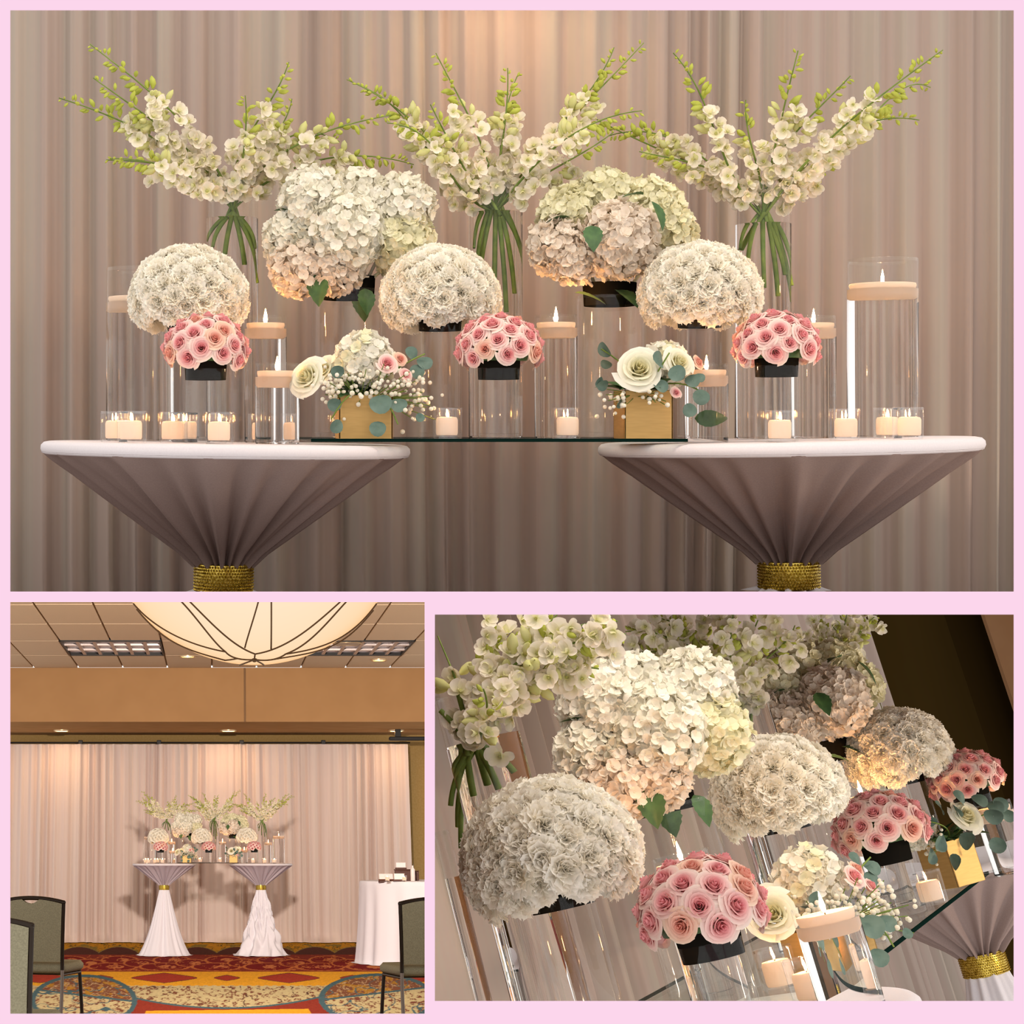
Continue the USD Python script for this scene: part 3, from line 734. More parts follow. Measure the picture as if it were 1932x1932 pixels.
def glass_shelf(label, Mx, L, Wd, th=0.0065):
    t = thing('glass_shelf', label, 'glass shelf', Mx, None)
    put(t, 'glass_plate', box(0, L, 0, Wd, 0, th, 0.001), M['shelf_glass'], False)
    put(t, 'edge', box(-0.0012, L + 0.0012, -0.003, -0.0002, 0.0003, th - 0.0003), M['glass_edge'], False, label='dark green front edge')
    put(t, 'edge', box(-0.0012, L + 0.0012, Wd + 0.0002, Wd + 0.0014, 0.0008, th - 0.0008), M['glass_edge'], False)
    put(t, 'edge', box(L + 0.0002, L + 0.0014, 0, Wd, 0.0008, th - 0.0008), M['glass_edge'], False)
    return t
gx0, gx1 = W(588, 0, 3.5)[0], W(1296, 0, 3.5)[0]
shelf = glass_shelf('clear glass shelf bridging the two cocktail tables, large upper view', T(gx0, 3.50, ZT + 0.002), gx1 - gx0, 0.52)

items = []          # (prim, local position in the upper bay, short name, kind) for the hall bay
def stand(u, y, extra=0.0):
    x = W(u, 0, y)[0]; return x, y, surf(x) + extra
UP = 'in the large upper view'
ORD = ['left', 'middle', 'right']
def reg(p, Mx, lab): items.append((p, np.array(Mx), lab)); return p

# --- orchids
SPR = [
 [[(440, 400), (405, 315), (320, 215), (175, 100)], [(440, 395), (345, 280), (270, 225), (183, 168)], [(440, 395), (350, 305), (235, 240), (118, 200)], [(440, 395), (350, 320), (280, 298), (195, 288)],
  [(440, 395), (370, 345), (300, 322), (215, 318)], [(440, 395), (470, 260), (510, 200), (540, 140)], [(440, 395), (480, 300), (530, 240), (550, 190)], [(440, 395), (480, 335), (560, 275), (650, 240), (735, 222)],
  [(440, 395), (500, 345), (600, 300), (690, 290), (785, 305)], [(440, 395), (475, 330), (540, 262), (640, 268)], [(440, 395), (455, 320), (462, 260), (460, 205)]],
 [[(935, 395), (850, 290), (760, 200), (660, 135)], [(935, 395), (840, 320), (780, 230), (690, 150)], [(935, 395), (890, 240), (850, 170), (815, 112)], [(935, 400), (945, 270), (950, 200), (948, 140)],
  [(935, 400), (950, 250), (965, 180), (985, 130)], [(935, 400), (985, 315), (1080, 210), (1158, 90)], [(935, 400), (1000, 310), (1100, 200), (1213, 82)], [(935, 400), (990, 330), (1060, 270), (1180, 232)],
  [(935, 400), (850, 340), (810, 290), (720, 250)], [(935, 400), (870, 320), (830, 260), (800, 215)], [(935, 400), (1010, 340), (1080, 300), (1150, 255)]],
 [[(1440, 410), (1370, 330), (1320, 230), (1245, 120)], [(1440, 410), (1350, 330), (1240, 270), (1120, 205)], [(1440, 410), (1340, 300), (1250, 245), (1165, 245)], [(1440, 410), (1360, 330), (1280, 305), (1200, 290)],
  [(1440, 410), (1420, 310), (1400, 260), (1388, 200)], [(1440, 410), (1455, 270), (1465, 190), (1475, 115)], [(1440, 410), (1480, 270), (1530, 210), (1577, 158)], [(1440, 410), (1500, 320), (1600, 220), (1725, 122)],
  [(1440, 410), (1520, 310), (1640, 230), (1740, 150), (1787, 150)], [(1440, 410), (1530, 300), (1620, 240), (1715, 235)], [(1440, 410), (1490, 350), (1540, 320), (1600, 300)]]]
STM = [[(440, 400, 405, 468), (440, 400, 398, 455), (440, 400, 428, 485), (440, 400, 455, 500), (440, 400, 472, 480), (440, 400, 485, 535), (440, 400, 478, 470), (470, 340, 425, 420), (410, 330, 450, 410)],
       [(925, 385, 892, 470), (932, 385, 915, 520), (935, 385, 935, 560), (938, 385, 950, 590), (940, 385, 962, 555), (945, 385, 982, 540), (930, 385, 905, 495), (940, 390, 978, 500), (985, 315, 930, 400), (880, 330, 940, 410)],
       [(1435, 400, 1395, 470), (1438, 400, 1412, 500), (1440, 400, 1420, 470), (1442, 400, 1435, 545), (1445, 400, 1460, 560), (1448, 400, 1480, 570), (1450, 400, 1488, 540), (1440, 400, 1470, 520), (1490, 330, 1440, 405)]]
orch, orch_v = [], []
for k, (u0, w, rim, wl) in enumerate([(438, 98, 345, 413), (935, 101, 340, 402), (1440, 102, 350, 424)]):
    y = 3.98; s = sc(y); x, _, z = stand(u0, y); v0 = PY + (EYE[2] - z) / s
    Mx = T(x, y, z)
    orch_v.append(reg(vase(f'tall {ORD[k]} glass vase holding orchid stems, {UP[3:]}', Mx, w / 2 * s, (v0 - rim) * s, (v0 - wl) * s), Mx, f'{ORD[k]} tall glass vase of orchids'))
    orch.append(reg(orchid_spray(f'{ORD[k]} spray of white orchids with green buds {UP}', Mx, SPR[k], u0, v0, s, 30 + k, STM[k]), Mx, f'{ORD[k]} white orchid spray'))

# --- hydrangeas
s = sc(3.93)
H1 = [(-68, -25, 385, 62, 'hyd_white'), (22, 20, 378, 60, 'hyd_white'), (95, -10, 395, 62, 'hyd_white'), (-10, -55, 445, 72, 'hyd_white'), (-105, -20, 455, 52, 'hyd_white'), (-95, -45, 508, 52, 'hyd_blush'),
      (92, -25, 462, 62, 'hyd_cream'), (-28, -50, 505, 52, 'hyd_blush')]
H2 = [(-5, 10, 378, 60, 'hyd_cream'), (-75, -5, 410, 58, 'hyd_cream'), (75, 0, 400, 62, 'hyd_cream'), (2, -75, 462, 70, 'hyd_blush'), (-100, -35, 470, 55, 'hyd_blush'), (105, -10, 438, 52, 'hyd_cream'),
      (-82, -62, 498, 38, 'hyd_blush'), (60, 55, 450, 60, 'hyd_white')]
def hyd(heads, vr): return [(a * s, b * s, (vr - v) * s, r * s, mk) for a, b, v, r, mk in heads]
hydr, hydr_v = [], []
for k, (u0, w, rim, hd, lv) in enumerate([(658, 140, 548, H1, [(-0.115, -0.05, 0.16, 150, 25, 0.75), (-0.07, -0.09, 0.035, 250, -75, 1.0), (0.03, -0.06, 0.0, 280, -60, 0.8), (0.02, 0.03, -0.01, 60, -40, 0.9)]),
                                          (1150, 138, 560, H2, [(-0.10, -0.07, 0.165, 170, 0, 0.75), (0.055, -0.15, 0.19, 320, -55, 0.9), (-0.068, -0.14, 0.14, 265, -50, 0.85), (-0.10, -0.12, 0.0, 340, -8, 0.9), (0.0, -0.07, 0.01, 300, -20, 1.0), (0.09, -0.05, 0.02, 330, 10, 1.0), (0.05, -0.10, 0.21, 200, 5, 0.7)])]):
    y = 3.93; x, _, z = stand(u0, y); v0 = PY + (EYE[2] - z) / s; hgt = (v0 - rim) * s
    Mv = T(x, y, z); Mb = T(x, y, z + hgt)
    hydr_v.append(reg(vase(f'wide glass vase under the {"left" if k == 0 else "right"} hydrangea cluster {UP}', Mv, w / 2 * s, hgt, None), Mv, f'wide vase under the {"left" if k == 0 else "right"} hydrangeas'))
    hydr.append(reg(hydrangea_bouquet(['left big white hydrangea cluster, few leaves, ' + UP[3:], 'right big hydrangea cluster with dark leaf rims, ' + UP[3:]][k], Mb, hyd(hd, rim), lv, 50 + k), Mb, f'{"left" if k == 0 else "right"} big white hydrangea cluster'))

# --- carnation domes
carn, carn_v = [], []
for k, (u0, rim, w) in enumerate([(356, 608, 84), (830, 608, 84), (1320, 602, 84)]):
    y = 3.78; s = sc(y); x, _, z = stand(u0, y); v0 = PY + (EYE[2] - z) / s; hgt = (v0 - rim) * s
    Mv = T(x, y, z); Mb = T(x, y, z + hgt) @ RZ(1.1 * k)
    if k == 0:
        vp = vase(f'{ORD[k]} glass vase under a carnation dome {UP}', Mv, 0.046, hgt, None); c = carnation_bouquet(f'{ORD[k]} white carnation dome {UP}', Mb)
    else:
        vp = dup(carn_v[0], Mv @ SC(1, 1, hgt / h0), f'{ORD[k]} glass vase under a carnation dome {UP}'); c = dup(carn[0], Mb, f'{ORD[k]} white carnation dome {UP}')
    if k == 0: h0 = hgt
    carn_v.append(reg(vp, Mv, f'vase under the {ORD[k]} carnation dome')); carn.append(reg(c, Mb, f'{ORD[k]} white carnation dome'))

# --- rose domes
ros, ros_v = [], []
for k, (u0, rim) in enumerate([(388, 696), (941, 695), (1465, 690)]):
    y = 3.55; s = sc(y); x, _, z = stand(u0, y); v0 = PY + (EYE[2] - z) / s; hgt = (v0 - rim) * s
    Mv = T(x, y, z); Mb = T(x, y, z + hgt) @ RZ(2.0 * k)
    if k == 0:
        vp = vase(f'{ORD[k]} glass vase under a pink rose dome {UP}', Mv, 0.042, hgt, None); c = rose_bouquet(f'{ORD[k]} pink rose dome {UP}', Mb); h1 = hgt
    else:
        vp = dup(ros_v[0], Mv @ SC(1, 1, hgt / h1), f'{ORD[k]} glass vase under a pink rose dome {UP}'); c = dup(ros[0], Mb, f'{ORD[k]} pink rose dome {UP}')
    ros_v.append(reg(vp, Mv, f'vase under the {ORD[k]} rose dome')); ros.append(reg(c, Mb, f'{ORD[k]} pink rose dome'))

# --- floating candles in cylinders: (u, y, width, rim v, wax bottom v, flame height px, words)
FC = [(264, 3.92, 128, 507, 590, 20, 'far left, tallest on the left table'), (1665, 3.80, 128, 490, 566, 27, 'far right, widest and tallest'),
      (501, 3.86, 80, 597, 640, 28, 'beside the left carnation dome'), (523, 3.62, 84, 686, 732, 28, 'low, left of the left gold box'),
      (1049, 3.84, 80, 595, 639, 30, 'just right of the middle rose dome'), (1333, 3.62, 80, 687, 730, 28, 'low, right of the right gold box'),
      (1535, 3.86, 82, 597, 640, 28, 'behind the right rose dome')]
cyl, flo = [], []
for k, (u0, y, w, rim, wb, fh, words) in enumerate(FC):
    s = sc(y); x, _, z = stand(u0, y); v0 = PY + (EYE[2] - z) / s; hgt = (v0 - rim) * s; r = w / 2 * s; zc = (v0 - wb) * s
    Mv = T(x, y, z); Mc = T(x, y, z + zc)
    cyl.append(reg(vase(f'water-filled cylinder {words}, {UP[3:]}', Mv, r, hgt, zc + 0.022, group='candle cylinders'), Mv, f'water-filled cylinder {words}'))
    flo.append(reg(floating_candle(f'floating candle {words}, {UP[3:]}', Mc, r - 0.0042, fh * s), Mc, f'floating candle {words}'))
t = thing('submerged_leaf', 'dark leaf standing in the water of the right low cylinder, large upper view', 'leaf', T(*stand(1333, 3.62)))
put(t, 'blade', tf(T(-0.028, -0.02, 0.062) @ RX(PI / 2), leaf_mesh(0.062, 0.017, 0.03, 0.1)), M['leaf'], True)

# --- low centrepieces
A1 = [('hyd', 0.0, 0.0, 0.075, 0.055), ('white', -0.10, -0.02, 0.035, 0.042), ('white', -0.07, 0.03, 0.05, 0.034), ('pink', 0.038, -0.055, 0.065, 0.021), ('peach', 0.065, -0.035, 0.075, 0.016), ('pink', 0.075, -0.045, 0.045, 0.015),
      ('baby', -0.03, -0.062, 0.03, (70, 0.028, 0.016)), ('baby', 0.04, -0.06, 0.025, (45, 0.025, 0.016)), ('baby', 0.105, -0.04, 0.005, (50, 0.018, 0.026)), ('baby', -0.065, -0.06, 0.015, (26, 0.012, 0.02)),
      ('euc', 0.085, -0.02, 0.085, (30, 35, 0.62)), ('euc', 0.105, -0.02, 0.07, (10, 15, 0.72)), ('euc', 0.09, -0.03, 0.05, (10, 20, 0.68)), ('euc', -0.045, -0.075, 0.05, (190, 15, 0.60)),
      ('euc', -0.05, -0.08, -0.01, (170, -5, 0.62)), ('euc', -0.05, -0.082, -0.045, (190, -40, 0.62)), ('euc', 0.005, -0.085, -0.012, (-15, 10, 0.98)), ('euc', 0.045, -0.082, -0.012, (-10, 5, 0.75)), ('euc', 0.005, -0.088, -0.055, (-20, -10, 0.72)), ('euc', 0.1, -0.07, -0.03, (-40, -50, 0.4)),
      ('twig', 0.12, -0.02, 0.09, 0), ('twig', -0.07, -0.08, -0.04, 0), ('twig', 0.06, -0.085, -0.05, 0)]
A2 = [('hyd', 0.045, 0.01, 0.055, 0.046), ('white', -0.022, -0.055, 0.04, 0.044), ('white', 0.05, -0.05, 0.055, 0.032), ('peach', 0.098, -0.02, 0.06, 0.016), ('pink', 0.045, -0.07, 0.0, 0.012),
      ('euc', -0.075, -0.03, 0.075, (150, 60, 0.72)), ('euc', -0.07, -0.03, 0.055, (170, 30, 0.5)), ('euc', 0.01, -0.10, 0.05, (80, 70, 0.80)), ('euc', 0.03, -0.095, 0.03, (-10, 40, 0.75)), ('euc', 0.0, -0.095, 0.012, (20, 20, 0.7)),
      ('euc', 0.07, -0.06, 0.02, (0, 30, 0.66)), ('euc', 0.085, -0.06, 0.0, (-20, -20, 0.72)), ('euc', 0.07, -0.07, -0.02, (-60, -60, 0.62)), ('euc', 0.09, -0.05, 0.03, (10, 20, 0.5)), ('euc', -0.08, -0.05, 0.02, (190, -10, 0.55)), ('euc', -0.09, -0.05, 0.03, (200, -35, 0.5)), ('euc', -0.055, -0.06, -0.01, (215, -40, 0.5)),
      ('baby', -0.06, -0.06, -0.015, (24, 0.018, 0.014)), ('baby', 0.0, -0.07, -0.01, (12, 0.02, 0.008)), ('twig', -0.09, -0.03, 0.09, 0), ('twig', 0.11, -0.05, 0.0, 0), ('twig', 0.03, -0.09, 0.08, 0)]
bxs, cen = [], []
for k, (u0, ub, vt, spec) in enumerate([(686, 102, 745, A1), (1213, 92, 736, A2)]):
    y = 3.60; s = sc(y - 0.05); x, _, z = stand(u0, y); v0 = PY + (EYE[2] - z) / s; a = ub / 2 * s; h = (v0 - vt) * s
    Mv = T(x, y, z); Mc = T(x, y, z + h - 0.008)
    bxs.append(reg(gold_box(f'{"left" if k == 0 else "right"} gold cube planter on the glass shelf {UP}', Mv, a, h), Mv, f'{"left" if k == 0 else "right"} gold cube planter'))
    cen.append(reg(cube_arrangement(['left low arrangement with baby\'s breath, white hydrangea, eucalyptus, ' + UP[3:], 'right low arrangement of white roses and eucalyptus, ' + UP[3:]][k], Mc, spec, 70 + k), Mc, ['left low hydrangea and baby\'s breath arrangement', 'right low white rose and eucalyptus arrangement'][k]))

# --- votives: (u, y, words)
VO = [(249, 3.47, 'nearest the left rim, front one of the pair'), (216, 3.62, 'nearest the left rim, rear one of the pair'), (327, 3.60, 'second pair from the left, left one'), (349, 3.74, 'second pair from the left, rear one'),
      (415, 3.47, 'under the left rose dome'), (492, 3.78, 'behind the low left cylinder'), (845, 3.55, 'on the glass shelf right of the left box'), (1068, 3.55, 'on the glass shelf left of the right box'),
      (1473, 3.47, 'under the right rose dome'), (1593, 3.50, 'left of the far right cylinder'), (1676, 3.62, 'before the far right cylinder, rear one of the pair'), (1713, 3.49, 'nearest the right rim, front one of the pair')]
cups, vots = [], []
for k, (u0, y, words) in enumerate(VO):
    x, _, z = stand(u0, y)
    Mc = T(x, y, z); Mv = T(x + (0.003 if k % 2 else -0.002), y, z + 0.0075)
    if k == 0:
        c = votive_cup(f'votive glass {words}, {UP[3:]}', Mc); v = votive_candle(f'votive candle {words}, {UP[3:]}', Mv)
    else:
        c = dup(cups[0], Mc, f'votive glass {words}, {UP[3:]}'); v = dup(vots[0], Mv, f'votive candle {words}, {UP[3:]}')
    cups.append(reg(c, Mc, f'votive glass {words}')); vots.append(reg(v, Mv, f'votive candle {words}'))

# --- the recessed lamp over the drape, above the opening
def downlight(label, Mx, r=0.075, lens='lens', group=None):
    t = thing('downlight', label, 'ceiling light', Mx, group)
    put(t, 'trim_ring', lathe([(r, 0.002), (r * 1.02, -0.006), (r * 1.28, -0.008), (r * 1.32, 0.0), (r * 1.32, 0.03), (r, 0.03)], 36), M['trim_metal'], 40)
    put(t, 'lens', lathe([(0.0005, 0.006), (r, 0.006), (r, 0.010)], 14), M[lens], 40)
    return t
downlight('recessed warm downlight above the drape of the large upper view', T(W(985, 0, 4.22)[0], 4.22, W(0, -120, 4.22)[2]), 0.08, 'lens_drape')
# =====================================================================================================
#  LOWER LEFT BAY: the ballroom
# =====================================================================================================
HG = 1.155                                     # eye height above the hall floor
HZF, ZS, ZC = -HG, 1.69, 2.39                  # floor, soffit and ceiling heights in the hall frame
YW, YS, YCUR = 26.2, 23.6, 25.7
m_ = aim([0.22, 10.75, 1.58], [0.05, 25.0, -0.1]); m_[:3, :3] = R_HALL @ m_[:3, :3]; m_[:3, 3] = EYE + R_HALL @ np.array([0.22, 10.75, 1.58])
spot('spotlight_hall', m_, 0.13, 6300.0, 0.25, (1.0, 0.87, 0.76), 'black can spotlight behind the bowl lamp, pointing across the ballroom')

MH = M_HALL
def hthing(name, label, cat, M4=np.eye(4), group=None): return thing(name, label, cat, MH @ M4, group)
def struct(name, mesh, m, label, smooth=False): return put(None, name, mesh, m, smooth, M=MH, label=label, kind='structure')

# --- carpet: print worked out on the floor
def carpet():
    us = np.linspace(-40, 860, 620); 
    Y0, Y1 = 10.2, 26.6
    nv = 460
    inv = np.linspace(1 / Y1, 1 / Y0, nv); Ys = 1 / inv
    xs = np.linspace(-3.4, 3.4, 700)
    Xg, Yg = np.meshgrid(xs, Ys)
    P = (R_HALL @ np.stack([Xg, Yg, np.full_like(Xg, HZF)]).reshape(3, -1)).reshape(3, *Xg.shape)
    U = PX + F * P[0] / P[1]; Vv = PY - F * P[2] / P[1]
    nz = lambda a, b, sd: meshkit.fbm(np.stack([U / a, Vv / b, np.zeros_like(U)], -1), 3, sd)
    def lin(*c): c = np.array(c) / 255.0; return np.where(c < 0.04045, c / 12.92, ((c + 0.055) / 1.055) ** 2.4)
    dark, gold, red, deep, yel, lens_, beige, teal, rust = lin(96, 55, 40), lin(186, 134, 26), lin(132, 48, 34), lin(122, 26, 24), lin(226, 160, 40), lin(160, 55, 38), lin(196, 178, 132), lin(72, 98, 104), lin(196, 112, 58)
    C_ = np.zeros(U.shape + (3,)) + dark
    def paint(mask, col): C_[mask] = col
    paint(Vv > 1775, gold)
    paint((Vv > 1776) & (Vv < 1800) & (np.abs(nz(9, 4, 1) - 0.5) < 0.035), lin(96, 80, 30))
    paint((Vv > 1782) & (Vv < 1800) & (nz(16, 6, 2) > 0.60), lin(132, 112, 48))
    scal = 1799 - 12 * np.abs(np.cos((U - 150) / 74 * PI)) ** 0.7
    paint(Vv > scal, lin(82, 44, 36)); paint((Vv > scal - 1.4) & (Vv < scal), lin(140, 122, 66))
    paint(Vv > 1801, red)
    def ell(uc, vc, a, b): return ((U - uc) / a) ** 2 + ((Vv - vc) / b) ** 2
    for uc in np.arange(30, 900, 98):
        for du, vc, a in ((0, 1811, 34), (-14, 1824, 46), (38, 1817, 30)):
            e = ell(uc + du, vc, a, 7.2); paint((e < 1) & (Vv > 1801) & (Vv < 1833), deep); paint((np.abs(e - 1) < 0.13) & (Vv > 1801) & (Vv < 1833), rust)
            e = ell(uc + du + 6, vc, a * 0.36, 3.2); paint((e < 1) & (nz(5, 1.4, 4) > 0.42), lin(200, 120, 70))
    paint((Vv > 1802) & (Vv < 1832) & (np.abs(nz(22, 6, 5) - 0.5) < 0.018), rust)
    paint(Vv > 1833, yel)
    for uc, a, b in ((310, 62, 9), (428, 24, 5), (545, 58, 9), (190, 24, 5), (665, 24, 5), (780, 60, 9), (75, 60, 9)):
        e = np.abs(U - uc) / a; h = b * np.clip(1 - e, 0, 1) ** 0.8; paint((np.abs(Vv - 1845) < h + 0.9) & (e < 1), lin(104, 66, 40)); paint((np.abs(Vv - 1845) < h) & (e < 1), lens_)
    tooth = 1859 + 1.2 * (np.sin(U / 2.6) > 0)
    paint(Vv > tooth, beige)
    leaf = nz(7, 3.2, 7); vine = np.abs(nz(30, 12, 9) - 0.5)
    paint((Vv > tooth + 1) & ((leaf > 0.585) & (leaf < 0.72)), lin(122, 72, 52)); paint((Vv > tooth + 1) & (vine < 0.012), lin(92, 60, 48))
    arc = 1902 - ((U - 425) / 170) ** 2 * 19
    paint((Vv > arc) & (U > 150) & (U < 720), red * 1.15); paint((np.abs(Vv - arc) < 1.5) & (U > 150) & (U < 720), teal)
    paint((Vv > 1907 - (U - 277) * 0.012) & (U > 277 - (Vv - 1905) * 0.4) & (U < 583 + (Vv - 1905) * 0.6), yel); paint((Vv > 1913) & (U > 287) & (U < 575), red)
    for uc, vc, a, b in ((158, 1888, 98, 48), (712, 1884, 108, 46)):
        e = ell(uc, vc, a, b); ins = e < 1
        paint(ins, beige); paint(ins & ((leaf > 0.57) & (leaf < 0.70)), lin(120, 68, 50))
        up = ins & (Vv < vc - 10 + (U - uc) * 0.12 * np.sign(500 - uc)); paint(up, lin(124, 76, 52)); paint(up & (nz(12, 5, 12) > 0.55), lin(172, 122, 40)); paint(up & (np.abs(nz(8, 4, 13) - 0.5) < 0.03), lin(190, 160, 120))
        paint(ins & (np.abs(Vv - (vc - 10 + (U - uc) * 0.12 * np.sign(500 - uc))) < 1.6), teal); paint(ins & (np.abs(nz(40, 16, 15) - 0.5) < 0.018), teal)
        paint((e > 0.86) & (e < 1.06), teal)
    C_ *= (0.88 + 0.24 * meshkit.noise(np.stack([U / 2.2, Vv / 1.2, 0 * U], -1), 3))[..., None]
    v = np.stack([Xg, Yg, np.full_like(Xg, HZF)], -1).reshape(-1, 3)
    p = struct('floor', (v, gridf(nv, len(xs))[:, ::-1]), M['carpet'], 'patterned red, gold and beige ballroom carpet, lower-left view')
    UsdGeom.PrimvarsAPI(p).CreatePrimvar('col', Sdf.ValueTypeNames.Color3fArray, 'vertex').Set(Vt.Vec3fArray.FromNumpy(np.clip(C_ * 0.86, 0, 1).reshape(-1, 3).astype(np.float32)))
carpet()

# --- walls, soffit, ceiling
struct('wall_back', box(-5.5, 5.5, YW, YW + 0.1, HZF, ZS), M['hall_wall'], 'olive tan wall behind the drape of the ballroom')
seam_x = hall(462, 1320, D=YS)[0]
sof = struct('trim', join([box(-5.5, 5.5, YS + 0.02, YW + 0.1, ZS, ZS + 0.02), box(-5.5, 5.5, YS + 0.02, YS + 0.04, ZS, ZC)]), M['soffit_under'], 'dropped tan soffit over the drape of the ballroom')
put(sof, 'panel', box(-5.5, seam_x - 0.012, YS, YS + 0.02, ZS - 0.001, ZC, 0.004), M['soffit'], False)
put(sof, 'panel', box(seam_x + 0.012, 5.5, YS, YS + 0.02, ZS - 0.001, ZC, 0.004), M['soffit'], False)
put(sof, 'joint', box(seam_x - 0.012, seam_x + 0.012, YS + 0.008, YS + 0.02, ZS, ZC), M['bronze'], False)
ceil = struct('ceiling', box(-5.5, 5.5, 8.0, YS + 0.05, ZC + 0.03, ZC + 0.06), M['tbar'], 'suspended tile ceiling of the ballroom')
TX, TY = 0.58, 1.52
x0 = hall(64, 1268, D=YS)[0]
xs_ = [x0 + TX * k for k in range(-3, 14)]
rows = [YS - TY * k for k in range(0, 7)]
skip = set()
def troffer(label, c0, c1, r):
    xa, xb, ya, yb = xs_[c0], xs_[c1], rows[r + 1], rows[r]
    for c in range(c0, c1): skip.add((c, r))
    t = hthing('ceiling_light', label, 'ceiling light', np.eye(4), 'louvred ceiling lights')
    put(t, 'frame', join([box(xa, xb, ya, ya + 0.05, ZC - 0.012, ZC + 0.03), box(xa, xb, yb - 0.05, yb, ZC - 0.012, ZC + 0.03), box(xa, xa + 0.02, ya, yb, ZC - 0.012, ZC + 0.03), box(xb - 0.02, xb, ya, yb, ZC - 0.012, ZC + 0.03)]), M['black'], False)
    put(t, 'reflector', box(xa + 0.02, xb - 0.02, ya + 0.05, yb - 0.05, ZC + 0.026, ZC + 0.03), M['troffer_back'], False)
    n = 6
    for k in range(1, n): q = xa + (xb - xa) * k / n; put(t, 'louvre', box(q - 0.02, q + 0.02, ya + 0.05, yb - 0.05, ZC - 0.005, ZC + 0.022), M['troffer'], False)
    for k in range(1, 3): q = ya + (yb - ya) * k / 3; put(t, 'louvre', box(xa + 0.02, xb - 0.02, q - 0.03, q + 0.03, ZC - 0.004, ZC + 0.02), M['troffer'], False)
troffer('louvred ceiling light left of the bowl lamp in the ballroom', 4, 6, 1)
troffer('louvred ceiling light half hidden right of the bowl lamp in the ballroom', 9, 11, 1)
for r in range(6):
    for c in range(len(xs_) - 1):
        if (c, r) in skip: continue
        put(ceil, 'tile', box(xs_[c] + 0.011, xs_[c + 1] - 0.011, rows[r + 1] + 0.025, rows[r] - 0.025, ZC - 0.004 * ((c * 7 + r * 3) % 3 == 0), ZC + 0.03, 0.003), M['tile'], False)

for k, (u, words) in enumerate(((116, 'left'), (431, 'middle'), (748, 'right'))):
    p = hall(u, 1385, D=25.15)
    downlight(f'{words} warm downlight in the soffit of the ballroom', MH @ T(p[0], 25.15, ZS - 0.012), 0.085)
for k, (u, v, words) in enumerate(((354, 1237, 'left of the bowl lamp'), (715, 1244, 'far right'))):
    p = hall(u, v, Z=ZC)
    downlight(f'round ceiling downlight {words} in the ballroom ceiling', MH @ T(p[0], p[1], ZC - 0.012), 0.075, 'lens_soft')
p = hall(655, 1213, Z=ZC)
t = hthing('ceiling_speaker', 'round beige ceiling speaker right of the bowl lamp', 'speaker', T(p[0], p[1], ZC - 0.006))
put(t, 'grille', lathe([(0.0005, -0.006), (0.15, -0.006), (0.165, -0.002), (0.165, 0.01)], 40), M['tbar'], 40)
put(t, 'rim', lathe([(0.158, -0.008), (0.17, -0.008), (0.17, 0.004), (0.158, 0.004)], 40), M['trim_metal'], 40)

# --- bowl lamp
def bowl_lamp():
    D = 9.5; s = D / F
    c = hall(480, 968, D=D); R = 289 * s * 1.0
    t = hthing('pendant_lamp', 'huge glowing bowl pendant lamp with bronze straps', 'lamp', T(*c))
    th = np.linspace(0, math.radians(100), 30)
    put(t, 'bowl', lathe([(max(0.0005, R * math.sin(a)), -R * math.cos(a)) for a in th], 44), M['bowl'], True)
    put(t, 'rim_ring', lathe([(R * 0.985, R * 0.17), (R * 1.0, R * 0.15), (R * 1.01, R * 0.19), (R * 0.985, R * 0.20)], 72), M['bronze'], 40)
    # straps: bent bronze strips lying on the bowl
    def on_bowl(x, y):
        d = R_HALL.T @ ray(x / 2.385, 1120 + y / 2.385); d /= np.linalg.norm(d); rr = R * 1.004
        bq = d @ c; disc = bq * bq - c @ c + rr * rr
        return d * (bq - math.sqrt(max(disc, 0.0))) - c
    LN = [[(700, -60), (820, 40), (905, 140), (1015, 262)], [(730, -80), (858, 40), (985, 165), (1148, 272)], [(1190, -80), (1162, 38), (1132, 140), (1102, 243)], [(1220, -80), (1221, 38), (1221, 150), (1220, 250)],
          [(1640, -60), (1530, 38), (1380, 165), (1148, 272)], [(1660, -60), (1557, 38), (1440, 165), (1285, 272)], [(600, 45), (720, 150), (860, 220), (1015, 262)], [(615, 70), (730, 185), (870, 258), (1012, 300)],
          [(1695, 45), (1600, 150), (1450, 235), (1285, 272)], [(1680, 75), (1540, 210), (1390, 268), (1225, 297)], [(1015, 262), (1068, 292), (1145, 297)], [(1285, 272), (1225, 297), (1145, 297)], [(1148, 272), (1146, 285), (1145, 297)], [(1012, 300), (1040, 297), (1068, 292)], [(1078, 322), (1110, 310), (1145, 297)], [(1188, 322), (1170, 310), (1145, 297)]]
    for ln in LN:
        put(t, 'strap', tube(spline([on_bowl(*q) for q in ln], 24), 0.0042, 6), M['bronze'], True)
    put(t, 'finial', tf(T(*on_bowl(1145, 297)), ball(0.014, 2)), M['bronze'], True)
    for az in (30, 150, 270):
        a = math.radians(az); put(t, 'hanging_rod', tube([[R * 0.98 * math.cos(a), R * 0.98 * math.sin(a), R * 0.18], [0.05 * math.cos(a), 0.05 * math.sin(a), ZC - c[2] + 0.0]], 0.008, 8), M['bronze'], 40)
    put(t, 'canopy', lathe([(0.0005, ZC - c[2] - 0.03), (0.09, ZC - c[2] - 0.03), (0.1, ZC - c[2] - 0.002), (0.0005, ZC - c[2] - 0.002)], 30), M['bronze'], 40)
bowl_lamp()

